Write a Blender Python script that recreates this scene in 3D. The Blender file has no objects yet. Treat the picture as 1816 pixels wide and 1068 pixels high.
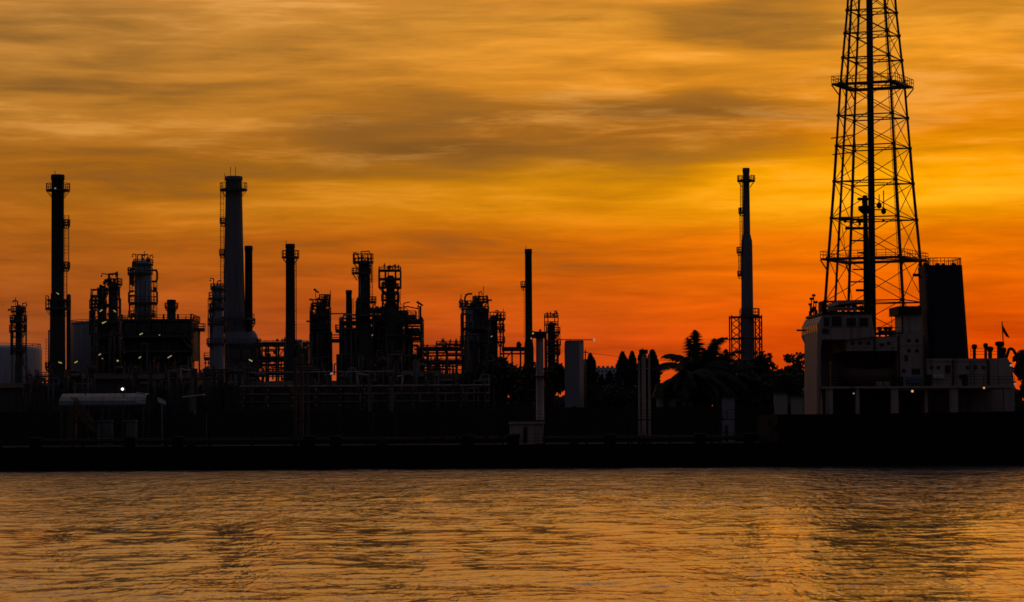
import bpy, math, random
import numpy as np
from mathutils import Vector, Matrix, Euler

scene = bpy.context.scene
R_ = math.radians
random.seed(11)

# ------------------------------------------------------------------ camera
F = 5100.0            # focal length in photograph pixels (photograph 1816 x 1068)
CAM_H = 4.0
PITCH = math.atan(228 / F)
ROLL = R_(-0.32)
cam_data = bpy.data.cameras.new('camera')
cam = bpy.data.objects.new('camera', cam_data)
scene.collection.objects.link(cam)
CAMROT = Matrix.Rotation(R_(90) + PITCH, 3, 'X') @ Matrix.Rotation(ROLL, 3, 'Z')
cam.matrix_world = Matrix.Translation((0, 0, CAM_H)) @ CAMROT.to_4x4()
cam_data.sensor_width = 36
cam_data.lens = F / 1816 * 36
cam_data.clip_start = 0.5
cam_data.clip_end = 20000
scene.camera = cam
scene.cycles.filter_width = 1.6
scene.view_settings.view_transform = 'Standard'
scene.view_settings.look = 'None'
scene.view_settings.exposure = 0
scene.view_settings.gamma = 1
scene.view_settings.use_curve_mapping = False

def s2l(c):
    return tuple(((v / 255) / 12.92 if v / 255 <= 0.04045 else ((v / 255 + 0.055) / 1.055) ** 2.4) for v in c)

# ------------------------------------------------------------------ sky
SUN_AZ, SUN_EL = R_(8.5), R_(4.5)
world = bpy.data.worlds.new('World')
scene.world = world
world.use_nodes = True
nt = world.node_tree
nt.nodes.clear()
def N(kind, **kw):
    n = nt.nodes.new(kind)
    for k, v in kw.items():
        setattr(n, k, v)
    return n
def LK(a, b):
    nt.links.new(a, b)
def mth(op, a, b=None, c=None, clamp=False):
    n = N('ShaderNodeMath', operation=op, use_clamp=clamp)
    for i, v in enumerate((a, b, c)):
        if v is None: continue
        if isinstance(v, (int, float)): n.inputs[i].default_value = v
        else: LK(v, n.inputs[i])
    return n.outputs[0]
def mrange(v, a, b, c=0.0, d=1.0, smooth=True):
    n = N('ShaderNodeMapRange', interpolation_type='SMOOTHSTEP' if smooth else 'LINEAR')
    LK(v, n.inputs['Value'])
    for k, q in zip(('From Min', 'From Max', 'To Min', 'To Max'), (a, b, c, d)): n.inputs[k].default_value = q
    return n.outputs[0]
def mixc(f, a, b, blend='MIX'):
    n = N('ShaderNodeMix', data_type='RGBA', blend_type=blend)
    if isinstance(f, (int, float)): n.inputs[0].default_value = f
    else: LK(f, n.inputs[0])
    for i, v in ((6, a), (7, b)):
        if isinstance(v, tuple): n.inputs[i].default_value = (*v, 1)
        else: LK(v, n.inputs[i])
    return n.outputs[2]
def ramp(v, stops):
    n = N('ShaderNodeValToRGB')
    LK(v, n.inputs[0])
    el = n.color_ramp.elements
    while len(el) < len(stops): el.new(0.5)
    for e, (p, c) in zip(el, stops):
        e.position = p
        e.color = (*s2l(c), 1)
    return n.outputs[0]
def noise(vec, scale, detail, rough=0.5, dist=0.0):
    n = N('ShaderNodeTexNoise')
    LK(vec, n.inputs['Vector'])
    n.inputs['Scale'].default_value = scale
    n.inputs['Detail'].default_value = detail
    n.inputs['Roughness'].default_value = rough
    n.inputs['Distortion'].default_value = dist
    return n.outputs['Fac']

tc = N('ShaderNodeTexCoord')
sep = N('ShaderNodeSeparateXYZ')
LK(tc.outputs['Generated'], sep.inputs[0])
dx, dy_, dz = sep.outputs
elev = mth('MAXIMUM', dz, 0.0)
azim = mth('ARCTAN2', dx, dy_)                      # 0 = straight ahead, + to the right
daz = mth('ABSOLUTE', mth('WRAP', mth('SUBTRACT', azim, SUN_AZ), math.pi, -math.pi))
# stretched cloud coordinates: long flat streaks lying level with the horizon
comb = N('ShaderNodeCombineXYZ')
LK(dx, comb.inputs[0]); LK(dy_, comb.inputs[1]); LK(mth('MULTIPLY', dz, 7.5), comb.inputs[2])
warp = noise(comb.outputs[0], 9.0, 2.0)
comb2 = N('ShaderNodeCombineXYZ')
LK(dx, comb2.inputs[0]); LK(dy_, comb2.inputs[1])
LK(mth('ADD', mth('MULTIPLY', dz, 8.0), mth('MULTIPLY', warp, 0.09)), comb2.inputs[2])
big = noise(comb2.outputs[0], 5.0, 3.0, 0.5, 0.2)
fine = noise(comb2.outputs[0], 23.0, 7.0, 0.60, 0.35)
comb3 = N('ShaderNodeCombineXYZ')
LK(dx, comb3.inputs[0]); LK(dy_, comb3.inputs[1]); LK(mth('MULTIPLY', dz, 13.0), comb3.inputs[2])
wisp = noise(comb3.outputs[0], 21.0, 6.0, 0.62, 0.4)
# the colour bands wander a little with the clouds
ew = mth('MAXIMUM', mth('ADD', elev, mth('MULTIPLY', mth('SUBTRACT', big, 0.5), 0.022)), 0.0)
t = mth('SQRT', ew)
def st(lst): return [(math.sqrt(e), c) for e, c in lst]
left = ramp(t, st([(0, (106, 58, 44)), (.030, (140, 70, 34)), (.045, (154, 76, 26)), (.074, (168, 94, 22)),
                   (.090, (166, 98, 26)), (.112, (178, 118, 44)), (.140, (182, 124, 54)), (.20, (160, 104, 58)),
                   (.30, (146, 118, 106)), (.50, (122, 112, 120)), (1, (64, 66, 80))]))
right = ramp(t, st([(0, (204, 52, 0)), (.030, (222, 72, 0)), (.045, (226, 88, 0)), (.066, (228, 112, 0)),
                    (.080, (228, 146, 0)), (.089, (228, 148, 0)), (.104, (220, 128, 4)), (.140, (220, 144, 38)), (.19, (218, 122, 32)),
                    (.30, (158, 122, 104)), (.50, (124, 112, 120)), (1, (64, 66, 80))]))
glow = mrange(daz, R_(21), R_(-1))
base = mixc(glow, left, right)
# dark and light streaks
streak = mth('ADD', mth('ADD', mth('MULTIPLY', mth('SUBTRACT', big, 0.5), 1.3), mth('MULTIPLY', mth('SUBTRACT', fine, 0.5), 1.0)),
             mth('MULTIPLY', mth('SUBTRACT', wisp, 0.5), 0.7))
# individual banks of cloud (azimuth, elevation, half widths, depth)
def bank(x, y, wx, wy, depth, slope=0.0):
    a0, e0 = math.atan((x - 908) / F), (762 - y) / F
    a = mth('DIVIDE', mth('SUBTRACT', azim, a0), wx / F)
    e = mth('SUBTRACT', mth('ADD', elev, mth('MULTIPLY', mth('SUBTRACT', warp, 0.5), 0.030)), e0)
    e = mth('DIVIDE', mth('SUBTRACT', e, mth('MULTIPLY', mth('SUBTRACT', azim, a0), slope)), wy / F)
    r2 = mth('ADD', mth('MULTIPLY', a, a), mth('MULTIPLY', e, e))
    r2 = mth('SUBTRACT', r2, mth('MULTIPLY', mth('SUBTRACT', fine, 0.5), 0.9))
    return mth('MULTIPLY', mrange(r2, 1.5, 0.1), depth)
banks = None
for b in [(1010, 245, 480, 74, 0.42, 0.0), (1330, 190, 360, 34, 0.32, -0.03), (560, 270, 400, 40, 0.26, 0.02), (1350, 55, 230, 48, 0.36, 0.0),
          (120, 60, 260, 45, 0.16, 0.0), (200, 150, 330, 22, 0.14, 0.0), (650, 185, 260, 24, 0.10, 0.0),
          (960, 425, 280, 26, 0.17, 0.0), (1130, 480, 260, 18, 0.12, 0.0), (240, 330, 280, 26, 0.15, 0.0),
          (1740, 20, 160, 26, 0.16, 0.0), (1700, 150, 170, 20, 0.10, 0.0), (1730, 560, 110, 42, 0.12, 0.0), (350, 420, 330, 14, 0.09, 0.0), (1420, 335, 210, 36, -0.15, 0.0), (1740, 328, 170, 34, -0.16, 0.0), (960, 90, 330, 50, -0.22, 0.0), (1660, 90, 150, 40, -0.12, 0.0), (330, 110, 300, 22, -0.10, 0.0), (700, 450, 300, 20, 0.10, 0.0), (1250, 530, 200, 16, 0.10, 0.0)]:
    v = bank(*b)
    banks = v if banks is None else mth('ADD', banks, v)
banks = mth('MULTIPLY', banks, mth('ADD', 0.72, mth('MULTIPLY', wisp, 0.9)))
fade = mrange(elev, 0.0, 0.05, 0.75, 1.0)
lum = mth('ADD', 1.0, mth('MULTIPLY', mth('MULTIPLY', streak, 0.95), fade))
lum = mth('MAXIMUM', mth('SUBTRACT', lum, banks), 0.25)
sky_w = N('ShaderNodeVectorMath', operation='SCALE')
LK(base, sky_w.inputs[0]); LK(lum, sky_w.inputs['Scale'])
# thin pale veil where the streaks are light
murk = mixc(mth('MULTIPLY', mrange(mth('SUBTRACT', banks, streak), 0.12, 0.55, 0.0, 0.34), mrange(elev, 0.02, 0.08)), sky_w.outputs[0], s2l((142, 100, 52)))
veil = mixc(mth('MULTIPLY', mrange(streak, 0.04, 0.40, 0.0, 0.34), mrange(elev, 0.06, 0.12)), murk, s2l((238, 178, 98)))
# away from the sunset the sky goes over into dim blue-grey dusk
back = ramp(t, st([(0, (40, 34, 36)), (.1, (41, 37, 42)), (.4, (44, 44, 54)), (1, (64, 66, 80))]))
side = mrange(daz, R_(24), R_(80))
dusk = mixc(side, veil, back)
sky = N('ShaderNodeTexSky', sky_type='NISHITA')
sky.sun_disc = False
sky.sun_elevation = SUN_EL
sky.sun_rotation = SUN_AZ
sky.air_density = 2.0; sky.dust_density = 4.0; sky.ozone_density = 2.0
bg1 = N('ShaderNodeBackground'); LK(dusk, bg1.inputs[0]); bg1.inputs[1].default_value = 1.0
bg2 = N('ShaderNodeBackground'); LK(sky.outputs[0], bg2.inputs[0]); bg2.inputs[1].default_value = 0.002
add = N('ShaderNodeAddShader'); LK(bg1.outputs[0], add.inputs[0]); LK(bg2.outputs[0], add.inputs[1])
wo = N('ShaderNodeOutputWorld'); LK(add.outputs[0], wo.inputs[0])

# ------------------------------------------------------------------ sun (low, veiled by cloud)
sd = bpy.data.lights.new('sun', 'SUN')
sd.energy = 0.05
sd.angle = R_(40)
sd.color = (1.0, 0.55, 0.2)
sun = bpy.data.objects.new('sun', sd)
scene.collection.objects.link(sun)
sdir = Vector((math.sin(SUN_AZ) * math.cos(SUN_EL), math.cos(SUN_AZ) * math.cos(SUN_EL), math.sin(SUN_EL)))
sun.rotation_euler = sdir.to_track_quat('Z', 'Y').to_euler()
sun.location = (60, 400, 120)

# ------------------------------------------------------------------ pixel -> place
def ray(px, py):
    return CAMROT @ Vector(((px - 908) / F, (534 - py) / F, -1.0))
def P(px, py, Y):
    d = ray(px, py)
    return Vector((0, 0, CAM_H)) + d * (Y / d.y)

# ------------------------------------------------------------------ materials
MATS = {}
def material(name, col, rough=0.6, metal=0.0, var=0.25, scale=0.6, streaks=0.0, bump=0.0, tint=None, spec=0.4):
    if name in MATS: return MATS[name]
    m = bpy.data.materials.new(name)
    m.use_nodes = True
    n = m.node_tree.nodes; l = m.node_tree.links
    b = n['Principled BSDF']
    b.inputs['Roughness'].default_value = rough
    b.inputs['Metallic'].default_value = metal
    b.inputs['Specular IOR Level'].default_value = spec
    tcn = n.new('ShaderNodeTexCoord')
    nz = n.new('ShaderNodeTexNoise'); nz.inputs['Scale'].default_value = scale; nz.inputs['Detail'].default_value = 6
    l.new(tcn.outputs['Object'], nz.inputs['Vector'])
    mx = n.new('ShaderNodeMix'); mx.data_type = 'RGBA'
    mx.inputs[6].default_value = (*[c * (1 - var) for c in col], 1)
    mx.inputs[7].default_value = (*[min(1, c * (1 + var)) for c in col], 1)
    l.new(nz.outputs['Fac'], mx.inputs[0])
    out = mx.outputs[2]
    if streaks:
        mp = n.new('ShaderNodeMapping'); mp.inputs['Scale'].default_value = (1.6, 1.6, 0.09)
        l.new(tcn.outputs['Object'], mp.inputs[0])
        n2 = n.new('ShaderNodeTexNoise'); n2.inputs['Scale'].default_value = 1.5; n2.inputs['Detail'].default_value = 5
        l.new(mp.outputs[0], n2.inputs['Vector'])
        mr = n.new('ShaderNodeMapRange'); mr.inputs['From Min'].default_value = 0.5; mr.inputs['From Max'].default_value = 0.75
        mr.inputs['To Max'].default_value = streaks
        l.new(n2.outputs['Fac'], mr.inputs[0])
        m2 = n.new('ShaderNodeMix'); m2.data_type = 'RGBA'
        m2.inputs[7].default_value = (*(tint or (0.09, 0.045, 0.025)), 1)
        l.new(mr.outputs[0], m2.inputs[0]); l.new(out, m2.inputs[6])
        out = m2.outputs[2]
    l.new(out, b.inputs['Base Color'])
    if bump:
        bp = n.new('ShaderNodeBump'); bp.inputs['Strength'].default_value = bump; bp.inputs['Distance'].default_value = 0.1
        l.new(nz.outputs['Fac'], bp.inputs['Height']); l.new(bp.outputs[0], b.inputs['Normal'])
    MATS[name] = m
    return m
def emitter(name, col, strength):
    if name in MATS: return MATS[name]
    m = bpy.data.materials.new(name); m.use_nodes = True
    b = m.node_tree.nodes['Principled BSDF']
    b.inputs['Base Color'].default_value = (0.8, 0.8, 0.75, 1)
    b.inputs['Emission Color'].default_value = (*col, 1)
    b.inputs['Emission Strength'].default_value = strength
    MATS[name] = m
    return m

# ------------------------------------------------------------------ mesh builder
class MB:
    def __init__(s): s.v = []; s.f = []; s.sm = []
    def add(s, vs, fs, smooth=False):
        o = len(s.v); s.v += [tuple(p) for p in vs]
        for f in fs: s.f.append(tuple(i + o for i in f)); s.sm.append(smooth)
        return s
    def box(s, c, d, rz=0.0):
        ca, sa = math.cos(rz), math.sin(rz); vs = []
        for k in range(8):
            x = d[0] / 2 * (1 if k & 1 else -1); y = d[1] / 2 * (1 if k & 2 else -1); z = d[2] / 2 * (1 if k & 4 else -1)
            vs.append((c[0] + x * ca - y * sa, c[1] + x * sa + y * ca, c[2] + z))
        return s.add(vs, [(0, 2, 3, 1), (4, 5, 7, 6), (0, 1, 5, 4), (2, 6, 7, 3), (0, 4, 6, 2), (1, 3, 7, 5)])
    def span(s, a, b):
        return s.box([(p + q) / 2 for p, q in zip(a, b)], [abs(q - p) for p, q in zip(a, b)])
    def cyl(s, a, b, r, r2=None, n=8, caps=True):
        a = Vector(a); b = Vector(b); r2 = r if r2 is None else r2
        ax = (b - a)
        if ax.length < 1e-6: return s
        ax.normalize()
        u = ax.orthogonal().normalized(); w = ax.cross(u)
        vs = []
        for p, q in ((a, r), (b, r2)):
            for k in range(n):
                t_ = 2 * math.pi * k / n
                vs.append(p + (u * math.cos(t_) + w * math.sin(t_)) * q)
        s.add(vs, [(k, (k + 1) % n, n + (k + 1) % n, n + k) for k in range(n)], n > 6)
        if caps: s.f += [tuple(len(s.v) - 2 * n + k for k in reversed(range(n))), tuple(len(s.v) - n + k for k in range(n))]; s.sm += [False, False]
        return s
    def tube(s, pts, r, n=6):
        for a, b in zip(pts[:-1], pts[1:]): s.cyl(a, b, r, n=n)
        return s
    def lathe(s, c, prof, n=20):
        vs = []
        for z, r in prof:
            for k in range(n):
                t_ = 2 * math.pi * k / n
                vs.append((c[0] + r * math.cos(t_), c[1] + r * math.sin(t_), z))
        m = len(prof); fs = []
        for j in range(m - 1):
            for k in range(n): fs.append((j * n + k, j * n + (k + 1) % n, (j + 1) * n + (k + 1) % n, (j + 1) * n + k))
        s.add(vs, fs, True)
        o = len(s.v) - m * n
        s.f += [tuple(o + k for k in reversed(range(n))), tuple(o + (m - 1) * n + k for k in range(n))]; s.sm += [False, False]
        return s
    def hoop(s, c, r, tr, n=14, a0=0.0, a1=2 * math.pi):
        pts = [(c[0] + r * math.cos(a0 + (a1 - a0) * k / n), c[1] + r * math.sin(a0 + (a1 - a0) * k / n), c[2]) for k in range(n + 1)]
        return s.tube(pts, tr, 4)
    def ring(s, c, r0, r1, h, n=18):
        vs = []
        for z in (-h / 2, h / 2):
            for r in (r0, r1):
                for k in range(n):
                    t_ = 2 * math.pi * k / n
                    vs.append((c[0] + r * math.cos(t_), c[1] + r * math.sin(t_), c[2] + z))
        fs = []
        for k in range(n):
            j = (k + 1) % n
            fs += [(k, j, n + j, n + k)[::-1], (2 * n + k, 2 * n + j, 3 * n + j, 3 * n + k), (n + k, n + j, 3 * n + j, 3 * n + k), (k, j, 2 * n + j, 2 * n + k)[::-1]]
        return s.add(vs, fs)
    def prism(s, poly, y0, y1):
        """poly = [(x, z)] extruded from y0 to y1"""
        n = len(poly)
        vs = [(x, y0, z) for x, z in poly] + [(x, y1, z) for x, z in poly]
        return s.add(vs, [tuple(range(n)), tuple(reversed(range(n, 2 * n)))] + [(k, n + k, n + (k + 1) % n, (k + 1) % n) for k in range(n)])
    def build(s, name, mat, parent=None):
        me = bpy.data.meshes.new(name)
        me.from_pydata(s.v, [], s.f)
        me.polygons.foreach_set('use_smooth', s.sm)
        me.update()
        o = bpy.data.objects.new(name, me)
        scene.collection.objects.link(o)
        if mat: me.materials.append(mat)
        if parent is not None: o.parent = parent
        return o
def tag(o, label, cat, group=None):
    o['label'] = label; o['category'] = cat; o['kind'] = 'thing'
    if group: o['group'] = group
    return o
def structure(o):
    o['kind'] = 'structure'; return o

# ------------------------------------------------------------------ water
def water():
    rows = [-400.0, -60.0, 0.0, 20.0]
    y = 34.0
    while y < 352:
        rows.append(y)
        y += max(0.10, 0.55 * y * y / (F * CAM_H))
    rows += [352.0, 380.0]
    rows = np.array(rows)
    fine_t = np.linspace(-1, 1, 560)
    nR = len(rows)
    nC = len(fine_t) + 4
    X = np.zeros((nR, nC)); Y = np.repeat(rows[:, None], nC, 1)
    half = np.clip(rows * 0.205, 6, None) + 3
    X[:, 2:-2] = half[:, None] * fine_t[None, :]
    X[:, 0] = -4000; X[:, 1] = -300; X[:, -2] = 300; X[:, -1] = 4000
    Z = np.zeros_like(X)
    rng = np.random.default_rng(5)
    waves = [(1.0 * 0.78 ** k) for k in range(11)]
    for k in range(46):
        lam = 0.42 * (14.0 / 0.42) ** rng.random()
        ang = rng.normal(1.45, 0.95)
        kx, ky = math.cos(ang) * 2 * math.pi / lam, math.sin(ang) * 2 * math.pi / lam
        slope = 0.010 * (0.7 + 0.6 * rng.random())
        if lam > 5: slope *= 0.6
        amp = slope * lam / (2 * math.pi)
        # waves come in groups
        g = 2 * math.pi / (lam * (5 + 6 * rng.random()))
        ga = rng.random() * 6.28
        grp = 0.45 + 0.8 * np.abs(np.sin(X * g * math.cos(ga) + Y * g * math.sin(ga) + rng.random() * 6.28))
        spacing = np.maximum(0.10, 0.55 * Y * Y / (F * CAM_H))
        keep = np.clip(lam / (2.2 * spacing) - 0.3, 0, 1)
        Z += amp * grp * keep * np.sin(kx * X + ky * Y + rng.random() * 6.28)
    Z[:, 0] = Z[:, 1] = Z[:, -1] = Z[:, -2] = 0
    Z[:4] = 0; Z[-2:] = 0
    co = np.stack([X, Y, Z], -1).reshape(-1, 3)
    i = np.arange(nR * nC).reshape(nR, nC)
    q = np.stack([i[:-1, :-1], i[:-1, 1:], i[1:, 1:], i[1:, :-1]], -1).reshape(-1, 4)
    me = bpy.data.meshes.new('river_water')
    me.vertices.add(len(co)); me.vertices.foreach_set('co', co.astype(np.float32).ravel())
    me.loops.add(q.size); me.loops.foreach_set('vertex_index', q.ravel().astype(np.int32))
    me.polygons.add(len(q)); me.polygons.foreach_set('loop_start', np.arange(0, q.size, 4, dtype=np.int32))
    me.polygons.foreach_set('loop_total', np.full(len(q), 4, np.int32))
    me.polygons.foreach_set('use_smooth', np.ones(len(q), bool))
    me.update(calc_edges=True)
    o = bpy.data.objects.new('river_water', me)
    scene.collection.objects.link(o)
    structure(o)
    m = bpy.data.materials.new('river_water'); m.use_nodes = True
    n = m.node_tree.nodes; l = m.node_tree.links
    b = n['Principled BSDF']
    b.inputs['Base Color'].default_value = (0.095, 0.084, 0.076, 1)
    b.inputs['Roughness'].default_value = 0.095
    b.inputs['IOR'].default_value = 1.34
    tcn = n.new('ShaderNodeTexCoord')
    hs = None
    for sc_, (sx, sy), w in ((1.0, (0.30, 0.085), 1.5), (1.0, (0.85, 0.23), 0.85), (1.0, (2.6, 0.55), 0.40), (1.0, (6.0, 1.3), 0.15)):
        mp = n.new('ShaderNodeMapping'); mp.inputs['Scale'].default_value = (sx * sc_, sy * sc_, 1)
        mp.inputs['Rotation'].default_value = (0, 0, 0.12 * sx); mp.inputs['Location'].default_value = (sx * 7.3, sy * 41.0, sx * 3)
        l.new(tcn.outputs['Object'], mp.inputs[0])
        z = n.new('ShaderNodeTexNoise'); z.inputs['Scale'].default_value = 1.0; z.inputs['Detail'].default_value = 2; z.inputs['Roughness'].default_value = 0.5; z.inputs['Distortion'].default_value = 0.5
        l.new(mp.outputs[0], z.inputs['Vector'])
        ml = n.new('ShaderNodeMath'); ml.operation = 'MULTIPLY'; ml.inputs[1].default_value = w
        l.new(z.outputs['Fac'], ml.inputs[0])
        if hs is None: hs = ml.outputs[0]
        else:
            ad = n.new('ShaderNodeMath'); l.new(hs, ad.inputs[0]); l.new(ml.outputs[0], ad.inputs[1]); hs = ad.outputs[0]
    bp = n.new('ShaderNodeBump'); bp.inputs['Strength'].default_value = 1.0; bp.inputs['Distance'].default_value = 0.17
    sxyz = n.new('ShaderNodeSeparateXYZ'); l.new(tcn.outputs['Object'], sxyz.inputs[0])
    lane = n.new('ShaderNodeMapRange'); lane.inputs['From Min'].default_value = 115; lane.inputs['From Max'].default_value = 280
    lane.inputs['To Min'].default_value = 0.10; lane.inputs['To Max'].default_value = 1.05
    l.new(sxyz.outputs[1], lane.inputs[0])
    wp = n.new('ShaderNodeTexNoise'); wp.inputs['Scale'].default_value = 0.05; wp.inputs['Detail'].default_value = 3
    wm = n.new('ShaderNodeMapping'); wm.inputs['Scale'].default_value = (0.35, 1, 1); l.new(tcn.outputs['Object'], wm.inputs[0]); l.new(wm.outputs[0], wp.inputs['Vector'])
    wr = n.new('ShaderNodeMapRange'); wr.inputs['From Min'].default_value = 0.35; wr.inputs['From Max'].default_value = 0.65
    wr.inputs['To Min'].default_value = 0.55; wr.inputs['To Max'].default_value = 1.6; l.new(wp.outputs['Fac'], wr.inputs[0])
    wx = n.new('ShaderNodeMath'); wx.operation = 'MULTIPLY'; l.new(lane.outputs[0], wx.inputs[0]); l.new(wr.outputs[0], wx.inputs[1])
    l.new(wx.outputs[0], bp.inputs['Distance'])
    l.new(hs, bp.inputs['Height']); l.new(bp.outputs[0], b.inputs['Normal'])
    me.materials.append(m)
water()
# ------------------------------------------------------------------ materials used
STEEL = material('dark_steel', (0.10, 0.09, 0.085), 0.55, 0.3, 0.3, 1.2, 0.5)
RUST = material('weathered_steel', (0.13, 0.085, 0.06), 0.7, 0.2, 0.35, 1.5, 0.5)
GALV = material('galvanised_steel', (0.26, 0.26, 0.28), 0.45, 0.5, 0.25, 1.0)
CLAD = material('aluminium_cladding', (0.33, 0.33, 0.37), 0.4, 0.35, 0.2, 0.5, 0.35)
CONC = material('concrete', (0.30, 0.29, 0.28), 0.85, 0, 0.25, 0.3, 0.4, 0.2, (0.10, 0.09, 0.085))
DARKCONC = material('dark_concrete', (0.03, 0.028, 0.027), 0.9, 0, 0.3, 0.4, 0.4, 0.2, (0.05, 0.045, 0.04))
TANK = material('tank_paint', (0.62, 0.64, 0.70), 0.5, 0, 0.10, 0.15, 0.35, 0, (0.25, 0.2, 0.17))
STACKM = material('stack_paint', (0.21, 0.20, 0.21), 0.65, 0, 0.2, 0.3, 0.5)
BLACKM = material('sooty_steel', (0.05, 0.047, 0.045), 0.7, 0.1, 0.3, 0.6)
GRATE = material('grating', (0.12, 0.115, 0.11), 0.6, 0.4, 0.3, 2.0)
ROOFM = material('sheet_roof', (0.12, 0.14, 0.15), 0.5, 0.1, 0.15, 0.8, 0.3)
WHITE = material('white_paint', (0.72, 0.72, 0.72), 0.5, 0, 0.1, 0.6, 0.2)
BROWN = material('brown_paint', (0.13, 0.065, 0.045), 0.6, 0, 0.3, 0.8, 0.3)
TAR = material('tarred_roof', (0.028, 0.026, 0.025), 0.95, 0, 0.3, 0.5, spec=0.1)
GLASS = material('dark_window_glass', (0.02, 0.022, 0.028), 0.15, 0, 0.2, 1.0)
YEL = emitter('sodium_tube', (1.0, 0.78, 0.16), 0.34)
PALE = emitter('pale_tube', (0.95, 0.85, 0.42), 0.28)
BRIGHT = emitter('white_flood', (1.0, 0.95, 0.82), 3.0)
WARM = emitter('warm_bulb', (1.0, 0.45, 0.15), 0.8)
COOL = emitter('cool_bulb', (0.85, 0.88, 0.85), 0.22)
GZ = 2.4              # ground level of the works
PAINTED = material('grey_painted_steel', (0.15, 0.145, 0.15), 0.6, 0.2, 0.3, 0.9, 0.5)
PLANTMATS = (STEEL, RUST, PAINTED, STEEL)

class Thing:
    """an Empty at the thing's base; coordinates below are photograph pixels at the thing's own distance"""
    def __init__(s, name, label, cat, px, d, group=None, z0=GZ):
        s.px, s.d, s.z0 = px, d, z0
        s.s = d / F * 1.0008
        s.base = Vector((P(px, 620, d).x, d, z0))
        s.o = bpy.data.objects.new(name, None)
        scene.collection.objects.link(s.o)
        s.o.location = s.base
        s.o.empty_display_size = 0.5
        tag(s.o, label, cat, group)
        s.zk = {}
        a, b = P(px, 300, d).z, P(px, 700, d).z
        s.za = a; s.zs = (b - a) / 400.0
    def x(s, px): return (px - s.px) * s.s
    def z(s, py): return s.za + (py - 300) * s.zs - s.z0
    def L(s, px, py, dy=0.0): return Vector((s.x(px), dy, s.z(py)))
    # --- parts
    def shell(s, prof, mat=STACKM, name='shell', cx=None, dy=0.0, n=20, ground=True, square=False):
        cx = s.px if cx is None else cx
        pr = [(s.z(py), w / 2 * s.s) for py, w in prof]
        if ground: pr.append((0.0, pr[-1][1]))
        pr = pr[::-1]
        return MB().lathe((s.x(cx), dy), pr, 4 if square else n).build(name, mat, s.o)
    def platform(s, py, x0, x1, rail=11, dy=0.0, round_=True, mat=GRATE, hole=0.0, th=3.2, depth=None, posts=True):
        xa, xb, z = s.x(x0), s.x(x1), s.z(py)
        c = (xa + xb) / 2; r = (xb - xa) / 2; h = th * s.s; rt = 0.034 + 0.30 * s.s
        m = MB(); k = MB()
        hr = rail * s.s
        if round_:
            m.ring((c, dy, z), max(hole, r * 0.3), r, h, 18)
            for q in range(8):
                a = q * math.pi / 4 + 0.3
                m.cyl((c + r * 0.95 * math.cos(a), dy + r * 0.95 * math.sin(a), z - h * 0.4), (c + r * 0.45 * math.cos(a), dy + r * 0.45 * math.sin(a), z - 0.55 * r - h), rt, n=4)
            if rail:
                k.hoop((c, dy, z + hr), r * 0.97, rt, 18); k.hoop((c, dy, z + hr * 0.5), r * 0.97, rt * 0.8, 18)
                for q in range(12):
                    a = q * math.pi / 6
                    k.cyl((c + r * 0.97 * math.cos(a), dy + r * 0.97 * math.sin(a), z), (c + r * 0.97 * math.cos(a), dy + r * 0.97 * math.sin(a), z + hr), rt, n=4)
        else:
            dp = (depth or r * 2) / 2
            m.box((c, dy, z), (2 * r, 2 * dp, h))
            for yy in (-dp + .08, dp - .08): m.box((c, dy + yy, z - h * 0.9), (2 * r, 0.12, h))
            if rail:
                pts = [(xa, dy - dp), (xb, dy - dp), (xb, dy + dp), (xa, dy + dp), (xa, dy - dp)]
                for f_ in (1.0, 0.5): k.tube([(p[0], p[1], z + hr * f_) for p in pts], rt * (1 if f_ == 1 else .8), 4)
                for a, b in zip(pts[:-1], pts[1:]):
                    ln = math.dist(a, b); nn = max(1, int(ln / 1.1))
                    for q in range(nn):
                        p = [a[i] + (b[i] - a[i]) * q / nn for i in (0, 1)]
                        k.cyl((*p, z), (*p, z + hr), rt, n=4)
        o = m.build('platform', mat, s.o)
        if rail: k.build('handrail', STEEL, o)
        return o
    def ladder(s, px, py0, py1, dy=0.0, w=5.0, cage=True):
        x = s.x(px); za, zb = s.z(py0), s.z(py1); hw = w / 2 * s.s; rt = 0.03 + 0.15 * s.s
        m = MB()
        m.cyl((x - hw, dy, zb), (x - hw, dy, za), rt, n=4); m.cyl((x + hw, dy, zb), (x + hw, dy, za), rt, n=4)
        n = max(2, int((za - zb) / 0.45))
        for q in range(n): m.cyl((x - hw, dy, zb + (za - zb) * (q + .5) / n), (x + hw, dy, zb + (za - zb) * (q + .5) / n), rt * 0.6, n=4)
        o = m.build('ladder', STEEL, s.o)
        if cage:
            c = MB(); nn = max(2, int((za - zb) / 1.1))
            for q in range(nn + 1): c.hoop((x, dy - hw * 0.6, zb + (za - zb) * q / nn), hw * 1.5, rt * 0.7, 8, math.pi * 0.95, math.pi * 2.05)
            for a in (math.pi, 1.25 * math.pi, 1.5 * math.pi, 1.75 * math.pi, 2 * math.pi):
                p = (x + hw * 1.5 * math.cos(a), dy - hw * 0.6 + hw * 1.5 * math.sin(a)); c.cyl((*p, zb), (*p, za), rt * 0.6, n=4)
            c.build('ladder_cage', STEEL, o)
        return o
    def pipe(s, pts, w=3.0, mat=GALV, name='pipe'):
        q = [s.L(*p) for p in pts]; r = w / 2 * s.s
        m = MB().tube(q, r, 8)
        for p in q[1:-1]: m.lathe((p.x, p.y), [(p.z - r, r * .6), (p.z - .5 * r, r), (p.z + .5 * r, r), (p.z + r, r * .6)], 8)
        return m.build(name, mat, s.o)
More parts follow.
